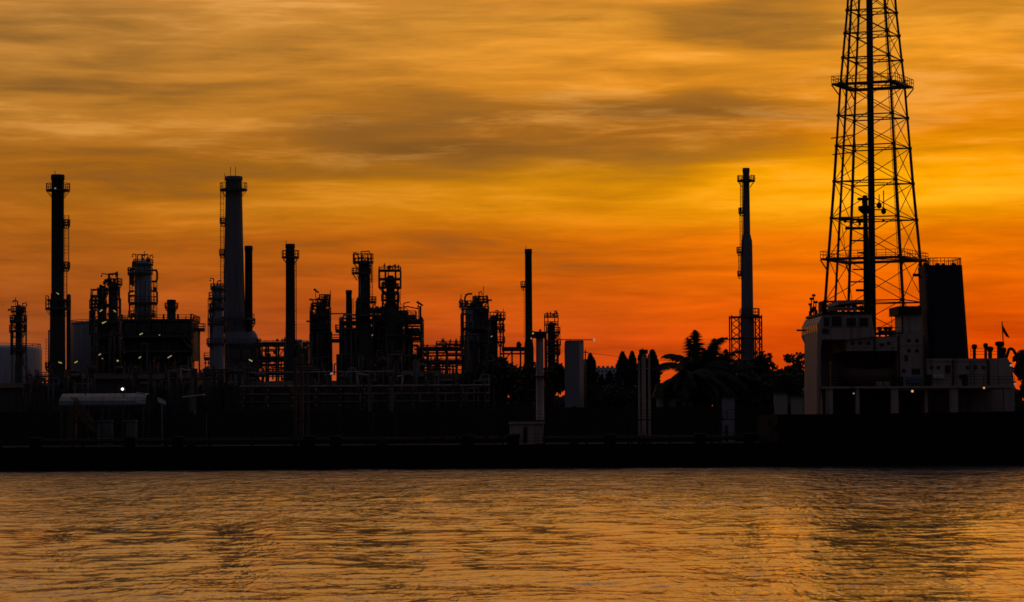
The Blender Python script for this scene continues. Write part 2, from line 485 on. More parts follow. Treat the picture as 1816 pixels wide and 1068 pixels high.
    def vent(s, px, py, h=12, hook=6, w=2.0, dy=0.0):
        """gooseneck vent pipe"""
        pts = [(px, py, dy), (px, py - h, dy), (px + hook * .35, py - h - abs(hook) * .35, dy), (px + hook, py - h - abs(hook) * .3, dy), (px + hook * 1.25, py - h + abs(hook) * .15, dy)]
        return s.pipe(pts, w, STEEL, 'vent_pipe')
    def davit(s, px, py, h=14, arm=8, dy=0.0):
        o = s.pipe([(px, py, dy), (px, py - h, dy), (px + arm, py - h - 1.5, dy)], 1.8, STEEL, 'davit')
        p = s.L(px + arm, py - h - 1.5, dy)
        MB().cyl(p, p + Vector((0, 0, -3 * s.s)), 0.04, n=4).box(p + Vector((0, 0, -4.4 * s.s)), (2.2 * s.s, 2 * s.s, 2.8 * s.s)).build('hoist_block', STEEL, o)
        return o
    def rod(s, px, py0, py1, w=1.4, dy=0.0, name='lightning_rod'):
        return MB().cyl(s.L(px, py0, dy), s.L(px, py1, dy), w / 2 * s.s, w / 3 * s.s, n=5).build(name, STEEL, s.o)
    def lamp(s, px, py, dy, mat=YEL, ln=7.0, tilt=30.0, w=2.6, arm=True):
        """a tube light on a bracket, facing the river"""
        p = s.L(px, py, dy); a = R_(tilt); ln *= .68; w *= .72; hx = ln / 2 * s.s
        e1 = Vector((-math.cos(a) * hx, 0, -math.sin(a) * hx)); r = w / 2 * s.s
        h = MB().cyl(p + e1 * 1.15 + Vector((0, r * 1.2, r * .5)), p - e1 * 1.15 + Vector((0, r * 1.2, r * .5)), r * 1.1, n=6)
        if arm: h.cyl(p + Vector((0, r * 1.2, r * .5)), p + Vector((0, r * 1.2 + 0.9, -0.25)), r * .35, n=5)
        o = h.build('tube_lamp', STEEL, s.o)
        MB().cyl(p + e1, p - e1, r, n=8).build('lamp_tube', mat, o)
        return o
    def post(s, px, py0, py1=None, w=3.0, dy=0.0, mat=STEEL, name='post'):
        a = s.L(px, py0, dy); zb = 0.0 if py1 is None else s.z(py1); h = w * s.s
        return MB().box((a.x, dy, (a.z + zb) / 2), (h, h, a.z - zb)).build(name, mat, s.o)
    def beam(s, p, q, w=2.6, mat=STEEL, name='beam'):
        return MB().cyl(s.L(*p), s.L(*q), w / 2 * s.s, n=6).build(name, mat, s.o)
    def block(s, x0, y0, x1, y1=None, dy=0.0, depth=6.0, mat=STEEL, name='casing'):
        zb = 0.0 if y1 is None else s.z(y1)
        return MB().span((s.x(x0), dy - depth / 2, zb), (s.x(x1), dy + depth / 2, s.z(y0))).build(name, mat, s.o)
    def frame(s, xs, levels, ys=(-2.5, 2.5), w=2.4, brace=True, rail=9, mat=STEEL, top=None, floors=True, seed=1):
        """open steel structure: posts, a beam grid and grated floors with handrails at each level, cross braces"""
        rg = random.Random(seed)
        ztop = levels[0] if top is None else top
        for x in xs:
            for y in ys: s.post(x, ztop, None, w, y, mat)
        for py in levels:
            m = MB(); h = w * 1.1 * s.s; z = s.z(py)
            for y in ys: m.box(((s.x(xs[0]) + s.x(xs[-1])) / 2, y, z), (s.x(xs[-1]) - s.x(xs[0]) + h, h, h))
            for x in xs: m.box((s.x(x), (ys[0] + ys[-1]) / 2, z), (h * .9, ys[-1] - ys[0], h * .9))
            if floors: m.box(((s.x(xs[0]) + s.x(xs[-1])) / 2, (ys[0] + ys[-1]) / 2, z + h * .55), (s.x(xs[-1]) - s.x(xs[0]), ys[-1] - ys[0], 0.06))
            o = m.build('deck_level', mat, s.o)
            if rail:
                k = MB(); rt = 0.03 + 0.2 * s.s; hr = rail * s.s
                pts = [(s.x(xs[0]), ys[0]), (s.x(xs[-1]), ys[0]), (s.x(xs[-1]), ys[-1]), (s.x(xs[0]), ys[-1]), (s.x(xs[0]), ys[0])]
                for f_ in (1.0, .52): k.tube([(*p, z + hr * f_) for p in pts], rt, 4)
                for a, b in zip(pts[:-1], pts[1:]):
                    nn = max(1, int(math.dist(a, b) / 1.3))
                    for q in range(nn):
                        p = [a[i] + (b[i] - a[i]) * q / nn for i in (0, 1)]
                        k.cyl((*p, z), (*p, z + hr), rt, n=4)
                k.build('handrail', STEEL, o)
        if brace:
            ys_ = list(levels) + [levels[-1] + (levels[-1] - levels[0]) / max(1, len(levels) - 1) if len(levels) > 1 else levels[0] + 40]
            for a, b in zip(ys_[:-1], ys_[1:]):
                for x0, x1 in zip(xs[:-1], xs[1:]):
                    if rg.random() < 0.6:
                        if rg.random() < .5: x0, x1 = x1, x0
                        s.beam((x0, a, ys[0]), (x1, b, ys[0]), w * .6, mat, 'brace')
    def stairs(s, x0, y0, x1, y1, dy=0.0):
        """inclined stair with handrail, from (x0, y0) up to (x1, y1)"""
        a, b = s.L(x0, y0, dy), s.L(x1, y1, dy); m = MB(); k = MB(); rt = 0.05
        for yy in (-.45, .45):
            m.cyl(a + Vector((0, yy, 0)), b + Vector((0, yy, 0)), 0.10, n=4)
            k.cyl(a + Vector((0, yy, 1)), b + Vector((0, yy, 1)), rt, n=4)
        n = max(3, int(abs(b.z - a.z) / .3))
        for q in range(n):
            p = a.lerp(b, (q + .5) / n); m.box(p, (.28, .9, .05))
            if q % 4 == 0:
                for yy in (-.45, .45): k.cyl(p + Vector((0, yy, 0)), p + Vector((0, yy, 1)), rt, n=4)
        o = m.build('stair', STEEL, s.o); k.build('handrail', STEEL, o)
    def clutter(s, x0, y0, x1, y1, n, dy=-1.5, seed=1, wmin=2.0, wmax=4.5):
        """pipes of the process plant: risers with level runs between them"""
        rg = random.Random(seed)
        for q in range(n):
            xa = rg.uniform(x0, x1); xb = min(x1, max(x0, xa + rg.uniform(-30, 30))); ya = rg.uniform(y0, y0 + (y1 - y0) * .6); yb = rg.uniform(ya, y1)
            d_ = dy + rg.uniform(-.8, .8); w = rg.uniform(wmin, wmax)
            s.pipe([(xa, y1 + 20, d_), (xa, ya, d_), (xb, ya, d_), (xb, yb, d_ + .4)], w, rg.choice(PLANTMATS))
    def scruff(s, x0, x1, y0, y1, n, seed=1, dy=-1.0):
        """what hangs around a process column: risers, instrument boxes, nozzles with flanges"""
        rg = random.Random(seed)
        for q in range(n):
            x = rg.uniform(x0, x1); y = rg.uniform(y0, y1); d_ = dy + rg.uniform(-.6, .9); k = q % 3
            if k == 0:
                e = rg.choice((x0, x1)) + rg.uniform(-2, 2)
                s.pipe([(x, y, d_), (e, y, d_), (e, min(y1 + 30, y + rg.uniform(15, 70)), d_)], rg.uniform(1.8, 3.6), rg.choice(PLANTMATS), 'riser')
            elif k == 1:
                p = s.L(x, y, d_); u = s.s; MB().box(p, (rg.uniform(3, 6) * u, .5, rg.uniform(4, 8) * u)).build('instrument_box', STEEL, s.o)
            else:
                p = s.L(x, y, d_); u = s.s; dx_ = rg.choice((-1, 1)) * rg.uniform(4, 8) * u
                MB().cyl(p, p + Vector((dx_, 0, 0)), 1.5 * u, n=8).cyl(p + Vector((dx_, 0, 0)), p + Vector((dx_ * 1.15, 0, 0)), 2.6 * u, n=8).build('nozzle', STEEL, s.o)
    def valves(s, x0, x1, py, n, dy=0.0, seed=1):
        """small instruments and relief valves standing on a platform"""
        rg = random.Random(seed)
        for q in range(n):
            x = rg.uniform(x0, x1); h = rg.uniform(5, 12)
            p = s.L(x, py, dy + rg.uniform(-.4, .4)); u = s.s
            MB().cyl(p, p + Vector((0, 0, h * u)), .8 * u, n=6).cyl(p + Vector((0, 0, h * .45 * u)), p + Vector((0, 0, h * .75 * u)), 1.7 * u, n=8)\
                .cyl(p + Vector((-2 * u, 0, h * .6 * u)), p + Vector((2 * u, 0, h * .6 * u)), .7 * u, n=6).build('relief_valve', STEEL, s.o)

# ================================================================== refinery, from left to right
# pale storage tank beyond
t = Thing('storage_tank', 'pale grey storage tank with a railed roof beside the thin left column', 'tank', 6, 600)
t.shell([(612, 60), (616, 118), (618, 136), (622, 136)], TANK, 'tank_shell', n=48)
t.platform(618, -62, 74, 7, hole=7.9, th=1.2)
t.stairs(70, 680, 40, 620, -8.6)

# thin column at the far left
t = Thing('process_column', 'thin process column with two ringed platforms standing before the pale storage tank', 'column', 33, 430, 'process columns of the refinery')
t.shell([(541, 5), (544, 11), (640, 11.5), (645, 14), (690, 14)], STEEL)
for py, a, b in ((571, 17, 48), (588, 16, 48)): t.platform(py, a, b, 11)
t.platform(553, 19, 46, 9)
t.vent(31, 542, 6, -7, 2.4); t.davit(40, 553, 14, 7); t.vent(44, 571, 10, 3, 1.6)
t.ladder(44, 553, 640, -.5); t.pipe([(22, 588, -.4), (22, 680, -.4)], 2.2); t.pipe([(43, 560, .3), (46, 575, .3), (46, 690, .3)], 2.6)
t.platform(622, 22, 45, 9); t.rod(27, 528, 545)

t.scruff(22, 44, 548, 600, 12, 5)
# tall stack at the left
t = Thing('chimney_stack', 'tall straight dark chimney with railed crown ring and caged side ladder', 'chimney', 102, 440, 'chimney stacks of the refinery')
t.shell([(310, 23), (312, 24.5), (319, 24.5), (320, 22.5), (530, 22.5), (534, 27), (700, 29)], BLACKM)
t.platform(338, 81, 124, 12, hole=1.0)
t.ladder(118, 383, 478, -.2, 7); t.platform(400, 111, 124, 10); t.platform(476, 111, 124, 10)
t.ladder(116, 478, 548, -.2, 5)
t.platform(548, 80, 126, 16, hole=1.1, th=4); t.platform(534, 84, 122, 0, hole=1.1)
t.shell([(522, 5), (525, 8), (700, 8)], STEEL, 'riser_pipe', 121, 0.4, 10)
t.pipe([(91, 587, -.3), (87, 587, -.3), (87, 660, -.3), (92, 660, -.3)], 2.6); t.davit(86, 548, 22, -5); t.davit(92, 536, 14, 6, -.8)
t.platform(652, 80, 94, 9); t.ladder(84, 600, 690, -.3, 4, False)
t.lamp(101, 336, -1.9, COOL, 4, 0, 3); t.lamp(110, 644, -1.8, YEL, 9, -18); t.lamp(137, 643, -1.2, YEL, 9, 30)
t.block(90, 660, 140, None, 0, 4, STEEL, 'pump_house'); t.rod(97, 303, 312); t.lamp(105, 522, -1.5, YEL, 7, -35, 2)

# broad tank behind the twin column
t = Thing('storage_tank', 'tall broad grey tank with low cone roof behind the twin platformed columns', 'tank', 178, 530)
t.shell([(566, 4), (573, 104), (576, 105)], CLAD, 'tank_shell', n=40)
t.platform(575, 124, 232, 6, hole=5.4, th=1.2)
for q in range(5): t.pipe([(134 + q * 19, 578, -5.6 - .3 * (q % 2)), (134 + q * 19, 690, -5.6)], 1.6, GALV, 'wind_girder_rib')

# twin column
t = Thing('process_column', 'twin process columns crowded with platforms and goosenecks before the cone roofed tank', 'column', 201, 425, 'process columns of the refinery')
t.shell([(500, 9), (506, 17), (572, 17.5), (578, 24), (700, 26)], STEEL)
t.shell([(509, 6), (514, 15), (575, 16), (580, 20), (700, 22)], STEEL, 'side_column', 180, 0.5, 16)
t.platform(505, 189, 217, 10); t.platform(521, 172, 192, 10); t.platform(546, 158, 190, 12); t.platform(533, 160, 186, 9); t.platform(572, 168, 216, 10)
t.valves(192, 212, 504, 5, seed=3); t.valves(174, 190, 520, 4, seed=4); t.valves(160, 172, 545, 3, seed=5)
t.pipe([(195, 505, -.3), (194, 487, -.3), (208, 486, -.3), (209, 505, -.3)], 3.4, STEEL); t.vent(199, 490, 3, 5, 2)
t.davit(192, 505, 18, -12); t.davit(164, 546, 30, 9); t.davit(205, 492, 8, 4)
t.pipe([(211, 510, -.6), (213, 540, -.6), (212, 690, -.6)], 3); t.pipe([(172, 525, -.8), (169, 560, -.8), (170, 690, -.8)], 3)
t.ladder(187, 515, 600, -1.1); t.platform(600, 164, 218, 9); t.platform(626, 160, 222, 9, th=3); t.clutter(166, 590, 220, 680, 7, -2.0, 8)
t.scruff(164, 214, 508, 580, 30, 6, -1.2); t.scruff(186, 214, 494, 515, 8, 7)
t.lamp(182, 552, -1.6, PALE, 8, 38); t.lamp(206, 553, -1.6, YEL, 8, -40, 2.0); t.lamp(188, 573, -1.9, YEL, 12, 22, 3.2)
t.lamp(181, 630, -2.6, PALE, 8, 30); t.lamp(213, 641, -2.6, YEL, 5, -20, 3.6); t.lamp(192, 666, -2.8, YEL, 11, 25, 3.2); t.lamp(186, 637, -2.6, PALE, 4, -8, 1.4)

# fat column
t = Thing('process_column', 'fat grey process column with looped side pipes above the dark boxy furnace', 'column', 254, 470, 'process columns of the refinery')
t.shell([(462, 12), (467, 28), (473, 31), (568, 32), (700, 36)], CLAD)
t.platform(486, 226, 271, 11, hole=1.5, th=4); t.platform(470, 236, 272, 9, hole=1.3); t.platform(538, 228, 280, 11, hole=1.5); t.platform(561, 227, 276, 9, hole=1.5)
for a, b in ((270, 279), (238, 229)):
    for y0, y1 in ((480, 500), (517, 540)):
        if a == 238 and y0 == 480: continue
        t.pipe([(a, y0, -.3), (b - (b - a) * .2, y0, -.3), (b, y0 + 4, -.3), (b, y1 - 4, -.3), (b - (b - a) * .2, y1, -.3), (a, y1, -.3)], 3.6, STEEL, 'loop_pipe')
t.valves(240, 270, 468, 8, seed=6); t.valves(227, 236, 484, 2, seed=7); t.vent(252, 462, 8, 4, 3); t.pipe([(244, 466, 0), (244, 452, 0), (262, 452, 0), (262, 466, 0)], 1.8, STEEL)
t.davit(241, 468, 16, -6); t.davit(266, 468, 14, 5); t.rod(256, 446, 462); t.ladder(276, 500, 565, -.5); t.ladder(233, 486, 520, -.6, 4)
t.pipe([(248, 480, -1.6), (248, 690, -1.7)], 2.4); t.pipe([(262, 500, -1.6), (262, 690, -1.7)], 3)

t.scruff(234, 274, 464, 478, 10, 8, 0); t.scruff(230, 278, 500, 565, 9, 9, 0.6)
# furnace block with short stack
t = Thing('process_furnace', 'dark boxy furnace with one short stack on its flat roof', 'furnace', 300, 448, 'process furnaces')
t.block(222, 570, 347, 640, 0, 9, BLACKM, 'casing'); t.platform(569, 220, 349, 8, 0, False, depth=9.4, th=2)
t.shell([(532, 15), (534, 16.5), (540, 16.5), (541, 15), (570, 16), (572, 20), (580, 20)], BLACKM, 'roof_stack', 304, 0.0, 18, False)
t.platform(546, 292, 316, 8, hole=.8)
for x in (224, 248, 272, 297, 322, 345): t.post(x, 560, None, 3, -4.9)
for py in (598, 624): t.platform(py, 220, 350, 9, -5.4, False, depth=1.6, th=2)
for k, x in enumerate((236, 260, 285, 309, 333)): MB().span((t.x(x - 9), -4.62, t.z(592)), (t.x(x + 9), -4.50, t.z(576))).build('casing_panel', STEEL, t.o)
t.platform(585, 348, 365, 9, -2, False, depth=2); t.davit(346, 569, 9, -5, -2); t.pipe([(356, 586, -2), (356, 690, -2)], 3)
t.stairs(350, 624, 328, 598, -6.6); t.clutter(226, 600, 345, 690, 12, -5.6, 12)
t.lamp(260, 595, -6.6, PALE, 9, 25); t.lamp(292, 597, -6.6, PALE, 3, 0, 2); t.lamp(258, 636, -6.8, PALE, 7, 42); t.lamp(310, 635, -6.8, PALE, 12, 32, 2.4)
t.lamp(247, 673, -6.9, COOL, 6, 20, 2); t.lamp(266, 677, -6.9, COOL, 6, 0, 3)
for k in range(4): t.block(228 + k * 30, 640, 250 + k * 30, None, 0, 8, STEEL, 'burner_box')

# large tapered stack with furnace base
t = Thing('chimney_stack', 'thick tapered grey concrete chimney with crown ring rising from a cladded furnace', 'chimney', 417, 560, 'chimney stacks of the refinery')
t.shell([(313, 30), (314, 31.5), (320, 31.5), (321, 28.5), (338, 29.5), (450, 34), (560, 40), (600, 43), (700, 46)], STACKM, n=28, cx=415)
t.platform(337, 390, 439, 12, hole=1.8, th=3.6)
for x in (399, 409, 418): t.rod(x, 296 if x > 400 else 308, 322, 1.2)
t.ladder(395, 340, 396, -.6, 5); t.ladder(395, 400, 505, -.6, 5); t.platform(396, 390, 402, 9); t.platform(452, 389, 401, 9)
t.shell([(436, 13), (438, 15), (444, 15), (445, 13.5), (600, 14)], BLACKM, 'side_flue', 440.5, .8, 16)
t.platform(574, 432, 453, 8, hole=.8); t.platform(567, 368, 452, 9, hole=3.2, th=4)
t.block(380, 590, 446, None, 0, 6, CLAD, 'furnace_casing')
t.shell([(588, 3), (590, 8), (595, 14), (603, 19), (640, 20)], CLAD, 'domed_drum', 451, -2.4, 18)
t.platform(612, 372, 462, 9, -3.6, False, depth=1.6); t.platform(636, 366, 466, 9, -3.6, False, depth=1.6); t.clutter(378, 600, 455, 690, 9, -4.4, 15)
t.lamp(449, 641, -5.4, YEL, 10, -28, 2.8); t.lamp(390, 640, -5.4, COOL, 3, 0, 2.6)

t = Thing('process_column', 'grey column with ragged platformed top leaning close to the thick tapered chimney', 'column', 386, 545, 'process columns of the refinery')
t.shell([(506, 10), (510, 19), (560, 21), (570, 25), (700, 26)], CLAD)
t.platform(513, 373, 399, 9, hole=1); t.platform(530, 370, 398, 11, hole=1.1); t.platform(548, 371, 398, 9, hole=1.1)
t.valves(377, 396, 511, 6, seed=9); t.davit(379, 512, 17, -6); t.vent(386, 506, 6, 5, 2); t.ladder(373, 530, 600, -.6, 5); t.pipe([(376, 560, -1), (374, 590, -1), (374, 700, -1)], 3)
t.platform(575, 368, 400, 9, hole=1.3); t.platform(610, 366, 402, 9, hole=1.3)

t.scruff(374, 398, 508, 600, 16, 10)
# low pipe bridge left of the slim chimney
def pipe_rack(label, x0, x1, ytop, d, nx, seed, ylev, pipes=6, group='pipe racks between the units'):
    t = Thing('pipe_rack', label, 'pipe rack', (x0 + x1) / 2, d, group)
    xs = [x0 + (x1 - x0) * k / nx for k in range(nx + 1)]
    t.frame(xs, ylev, (-2.2, 2.2), 3.2, True, 8, STEEL, ytop, floors=False, seed=seed)
    rg = random.Random(seed)
    for k in range(pipes):
        py = rg.choice(ylev); w = rg.uniform(3, 6.5); y = -1.8 + 3.6 * k / max(1, pipes - 1)
        t.pipe([(x0 - 4, py - w / 2 - 1.4, y), (x1 + 4, py - w / 2 - 1.4, y)], w, rg.choice(PLANTMATS))
    for k in range(pipes + 4):
        x = rg.uniform(x0, x1); py = rg.choice(ylev)
        t.pipe([(x, py - 2, -2.6), (x, py + rg.uniform(15, 60), -2.6)], rg.uniform(1.6, 3.4), rg.choice(PLANTMATS), 'drop_pipe')
    for k in range(5):
        x = rg.uniform(x0, x1); t.valves(x - 6, x + 6, ylev[0] - 4, 2, seed=seed * 7 + k)
    return t
t = pipe_rack('open steel pipe rack between the tapered chimney and the slim chimney', 456, 546, 608, 490, 5, 21, [613, 640, 664])
t.clutter(470, 640, 540, 690, 8, -3.2, 23)
t.scruff(458, 544, 610, 680, 36, 24, -2.6); t.scruff(462, 540, 600, 625, 10, 25, -2.6)
t.lamp(482, 676, -4.0, COOL, 6, 70, 2.4)

# slim chimney
t = Thing('chimney_stack', 'slim plain chimney with one railed ring near its flat top beside the flagged column', 'chimney', 515, 480, 'chimney stacks of the refinery')
t.shell([(433, 16), (434, 17.2), (440, 17.2), (441, 15.8), (560, 16.5), (612, 18), (616, 24), (700, 26)], BLACKM, n=18)
t.platform(457, 500, 531, 12, hole=.8); t.ladder(524, 458, 612, -.1, 3.2); t.rod(508, 427, 440, 1)
t.block(526, 618, 548, None, 1, 4, STEEL, 'fan_housing'); t.pipe([(522, 606, 0), (533, 606, 0), (533, 625, 0)], 7, CLAD, 'flue_duct'); t.valves(527, 545, 618, 3, seed=31)

# flagged column
t = Thing('process_column', 'stout process column with windsock pole and stacked side platforms', 'column', 570, 455, 'process columns of the refinery')
t.shell([(536, 9), (541, 19), (590, 20), (600, 23), (700, 25)], STEEL)
t.shell([(524, 4), (527, 7), (545, 7)], STEEL, 'top_vessel', 577, -.2, 12, False)
for py, a, b in ((543, 553, 586), (560, 551, 587), (583, 551, 587), (606, 550, 586)): t.platform(py, a, b, 11, hole=.9)
t.platform(532, 566, 587, 9); t.valves(556, 584, 541, 7, seed=33); t.davit(584, 543, 18, -4); t.rod(586, 516, 545, 1.6, name='pole')
t.post(551, 552, None, 2.4, -.8); t.post(586, 545, None, 2.0, .8); t.ladder(553, 545, 640, -1.0, 4)
p = t.rod(560, 516, 545, 1.4, name='pole')
a = t.L(557, 513); b = t.L(566, 520)
MB().cyl(a, b, 2.1 * t.s, 1.2 * t.s, n=8).build('windsock', BROWN, p)
t.pipe([(587, 557, -.2), (617, 557, -.2)], 2.2, STEEL); t.vent(575, 530, 5, 5, 2); t.clutter(552, 590, 590, 690, 7, -2.2, 35)
t.scruff(553, 586, 530, 640, 34, 11); t.shell([(556, 8), (560, 12), (700, 13)], STEEL, 'side_column', 558, .2, 14); t.shell([(548, 5), (552, 9), (700, 10)], STEEL, 'side_column', 581, .3, 14)
t.lamp(590, 663, -2.9, PALE, 9, 38, 3); t.lamp(555, 671, -2.9, COOL, 4, 80, 2.6)

# main unit: steel structure carrying two columns and a thin flue
t = Thing('process_structure', 'tangled multi level steel structure with stair and flag davit around the twin main columns', 'structure', 680, 452, 'steel process structures')
t.frame([606, 636, 664, 692, 720, 749], [573, 602, 632, 662], (-4.5, 0, 4.5), 2.8, True, 9, STEEL, 566, seed=41)
t.platform(587, 598, 640, 9, -3, False, depth=3); t.platform(604, 589, 626, 9, -3, False, depth=3); t.post(606, 580, None, 2.6, -4.2)
t.platform(562, 664, 738, 9, 0, False, depth=5); t.stairs(736, 573, 712, 552, -4.8); t.stairs(748, 602, 724, 573, -5.2); t.stairs(640, 632, 664, 602, -5.2)
t.block(622, 583, 716, 640, 1.5, 5, BLACKM, 'reactor_casing'); t.block(596, 628, 742, None, 3, 5, BLACKM, 'compressor_house')
for k, (x, w) in enumerate(((634, 15), (664, 12), (706, 17), (728, 12))): t.shell([(586 + 3 * k, w * .5), (591 + 3 * k, w), (640, w)], STEEL, 'vessel', x, -2.6, 16)
for k, (x, y, w) in enumerate(((668, 552, 20), (712, 556, 18))):
    MB().cyl(t.L(x - 12, y, -1), t.L(x + 12, y, -1), w / 2 * t.s * .55, n=14).build('drum', STEEL, t.o)
t.post(748, 545, None, 2.2, -4.2); t.davit(746, 573, 26, -4, -4.2); p = t.rod(744, 538, 573, 1.6, -4.2, 'pole')
MB().cyl(t.L(741, 538, -4.2), t.L(752, 545, -4.2), 2.2 * t.s, 1.3 * t.s, n=8).build('windsock', BROWN, p)
t.pipe([(716, 548, -2), (722, 545, -2), (741, 549, -2)], 2, STEEL); t.pipe([(718, 560, -3), (718, 540, -3), (728, 538, -3)], 1.8, STEEL)
t.clutter(610, 575, 745, 690, 20, -5.4, 43); t.clutter(640, 548, 730, 600, 8, -3, 44); t.valves(670, 745, 571, 9, -2, seed=45); t.valves(725, 748, 601, 4, -4, seed=46); t.valves(608, 634, 571, 5, -3, seed=47)
t.pipe([(608, 573, -3), (612, 560, -3), (640, 560, -3), (640, 600, -3)], 3, GALV)
t.scruff(610, 748, 560, 640, 44, 12, -4.5); t.scruff(664, 722, 540, 580, 24, 13, -2); t.block(660, 562, 712, 600, 2.5, 4, BLACKM, 'exchanger_casing')
MB().cyl(t.L(722, 590, -2), t.L(745, 590, -2), 7 * t.s, n=14).build('drum', STEEL, t.o); MB().cyl(t.L(610, 594, -2), t.L(632, 594, -2), 6 * t.s, n=14).build('drum', STEEL, t.o)
t.lamp(664, 597, -6.2, COOL, 3.5, 0, 3); t.lamp(737, 660, -6.2, PALE, 3, 0, 2.4)

t = Thing('flue_pipe', 'thin plain flue standing between the stout column and the basket topped column', 'flue', 619, 458, 'flues')
t.shell([(515, 10.4), (516, 11.5), (521, 11.5), (522, 10.4), (575, 11), (640, 12)], BLACKM, n=14)
t.ladder(626, 530, 575, 0, 2.6, False)

t = Thing('process_column', 'main process column crowned by a round railed basket and spikes', 'column', 646, 446, 'process columns of the refinery')
t.shell([(462, 12), (466, 20), (571, 21.5), (580, 26), (700, 28)], BLACKM)
t.platform(466, 626, 663, 15, hole=.9, th=4); t.platform(485, 624, 658, 9, hole=.95); t.platform(537, 634, 668, 10, hole=.95)
t.scruff(636, 660, 466, 480, 6, 18, 0); t.scruff(634, 668, 530, 580, 10, 19); t.valves(630, 660, 464, 11, seed=51); t.pipe([(641, 464, 0), (641, 447, 0), (655, 446, 0), (658, 452, 0), (658, 464, 0)], 1.8, STEEL); t.davit(628, 466, 17, 5)
for x in (636, 648, 652): t.rod(x, 449, 464, 1.4)
t.ladder(659, 470, 536, -.5, 4); t.ladder(664, 528, 580, -.6, 4); t.pipe([(657, 560, -.6), (663, 560, -.6), (663, 600, -.6)], 3); t.pipe([(640, 480, -1), (640, 590, -1)], 2)
t.platform(560, 630, 672, 9, hole=1)

t = Thing('process_column', 'process column wrapped at the top in an open square steel frame with davit', 'column', 693, 449, 'process columns of the refinery')
t.shell([(489, 8), (493, 14.5), (534, 15.5), (541, 22), (553, 32), (565, 44), (700, 46)], BLACKM)
t.frame([673, 684, 702, 711], [481, 511], (-1.6, 1.6), 1.8, False, 7, STEEL, 478, seed=53)
MB().tube([t.L(673, 511, -1.6), t.L(686, 526, -.6)], .1, 5).tube([t.L(711, 511, -1.6), t.L(699, 524, -.6)], .1, 5).build('bracket', STEEL, t.o)
for o in [c for c in t.o.children if c.name.startswith('post')]:
    bpy.data.objects.remove(o)                                  # the frame hangs on the column: shorter posts below
for x in (673, 684, 702, 711):
    for y in (-1.6, 1.6): t.post(x, 479, 511, 1.8, y)
t.platform(495, 672, 712, 0, 0, False, depth=3.2, th=1.8); t.platform(533, 676, 709, 10, hole=.8); t.platform(519, 682, 706, 0, hole=.7)
t.scruff(680, 708, 495, 545, 14, 17, -.8); t.valves(680, 708, 479, 6, seed=55); t.davit(697, 481, 9, 6); t.vent(689, 490, 16, 5, 2); t.ladder(708, 512, 560, -.5, 4); t.pipe([(681, 500, -1), (680, 550, -1)], 2.4); t.rod(701, 470, 490, 1.2)

t = pipe_rack('open steel pipe rack between the tangled structure and the bent pipe column', 742, 826, 616, 482, 5, 61, [621, 645, 668], 7)
t.frame([774, 792, 810, 824], [612], (-1.5, 1.5), 1.8, False, 6, STEEL, 608, seed=62); t.clutter(748, 612, 824, 690, 12, -3.2, 63)
t.beam((770, 618, -1.5), (786, 606, -1.5), 1.8, STEEL, 'brace'); t.beam((786, 606, -1.5), (800, 618, -1.5), 1.8, STEEL, 'brace'); t.valves(778, 822, 611, 6, seed=64)
t.scruff(744, 824, 612, 680, 40, 65, -2.8)
t.lamp(755, 661, -4.2, PALE, 4, 10, 2.6); t.lamp(831, 660, -4.2, COOL, 5, 75, 2.2)

t = Thing('process_column', 'broad process column with a bent overhead pipe and ragged top', 'column', 846, 460, 'process columns of the refinery')
t.shell([(532, 10), (538, 22), (548, 26), (640, 28), (700, 30)], STEEL, cx=845)
t.shell([(545, 8), (550, 17), (640, 18), (700, 18)], CLAD, 'side_column', 834, -.6, 14); t.shell([(546, 6), (551, 15), (700, 16)], STEEL, 'side_column', 859, -.4, 14)
t.platform(544, 814, 842, 10, hole=.6); t.platform(536, 838, 866, 10, hole=1); t.platform(583, 817, 870, 10, hole=1.3); t.platform(553, 834, 868, 9, hole=1.3); t.platform(606, 815, 872, 9, hole=1.4)
t.pipe([(825, 545, -.8), (825, 530, -.8), (827, 524, -.8), (832, 522, -.8), (838, 522, -.8)], 3.2, STEEL, 'bent_pipe'); t.rod(818, 522, 546, 1.6, name='pole'); t.davit(820, 544, 12, -4)
t.valves(840, 865, 535, 9, seed=71); t.valves(816, 830, 543, 4, seed=72); t.vent(857, 540, 12, -5, 2.6); t.davit(850, 533, 14, 5); t.rod(858, 508, 534, 1.2); t.ladder(863, 530, 600, -1.2, 4)
t.pipe([(821, 560, -1), (820, 640, -1)], 2.2); t.clutter(820, 590, 884, 690, 10, -2.6, 73); t.lamp(872, 598, -2.2, COOL, 5, 20, 2)

t.scruff(820, 868, 530, 640, 32, 14, -1.2)
t = Thing('process_column', 'shorter column with attached ladder tower right beside the bent pipe column', 'column', 876, 466, 'process columns of the refinery')
t.shell([(561, 9), (565, 15), (700, 16)], BLACKM, cx=875)
t.platform(566, 868, 897, 12, hole=.6); t.platform(584, 880, 895, 9); t.platform(607, 878, 896, 9)
for x in (887, 893): t.post(x, 556, None, 1.8, -.6); t.post(x, 556, None, 1.8, .6)
t.ladder(890, 566, 690, -.7, 3.6); t.rod(893, 548, 566, 1.2); t.valves(870, 894, 565, 5, seed=75); t.davit(884, 566, 14, -5)

t.scruff(868, 894, 568, 640, 12, 15)
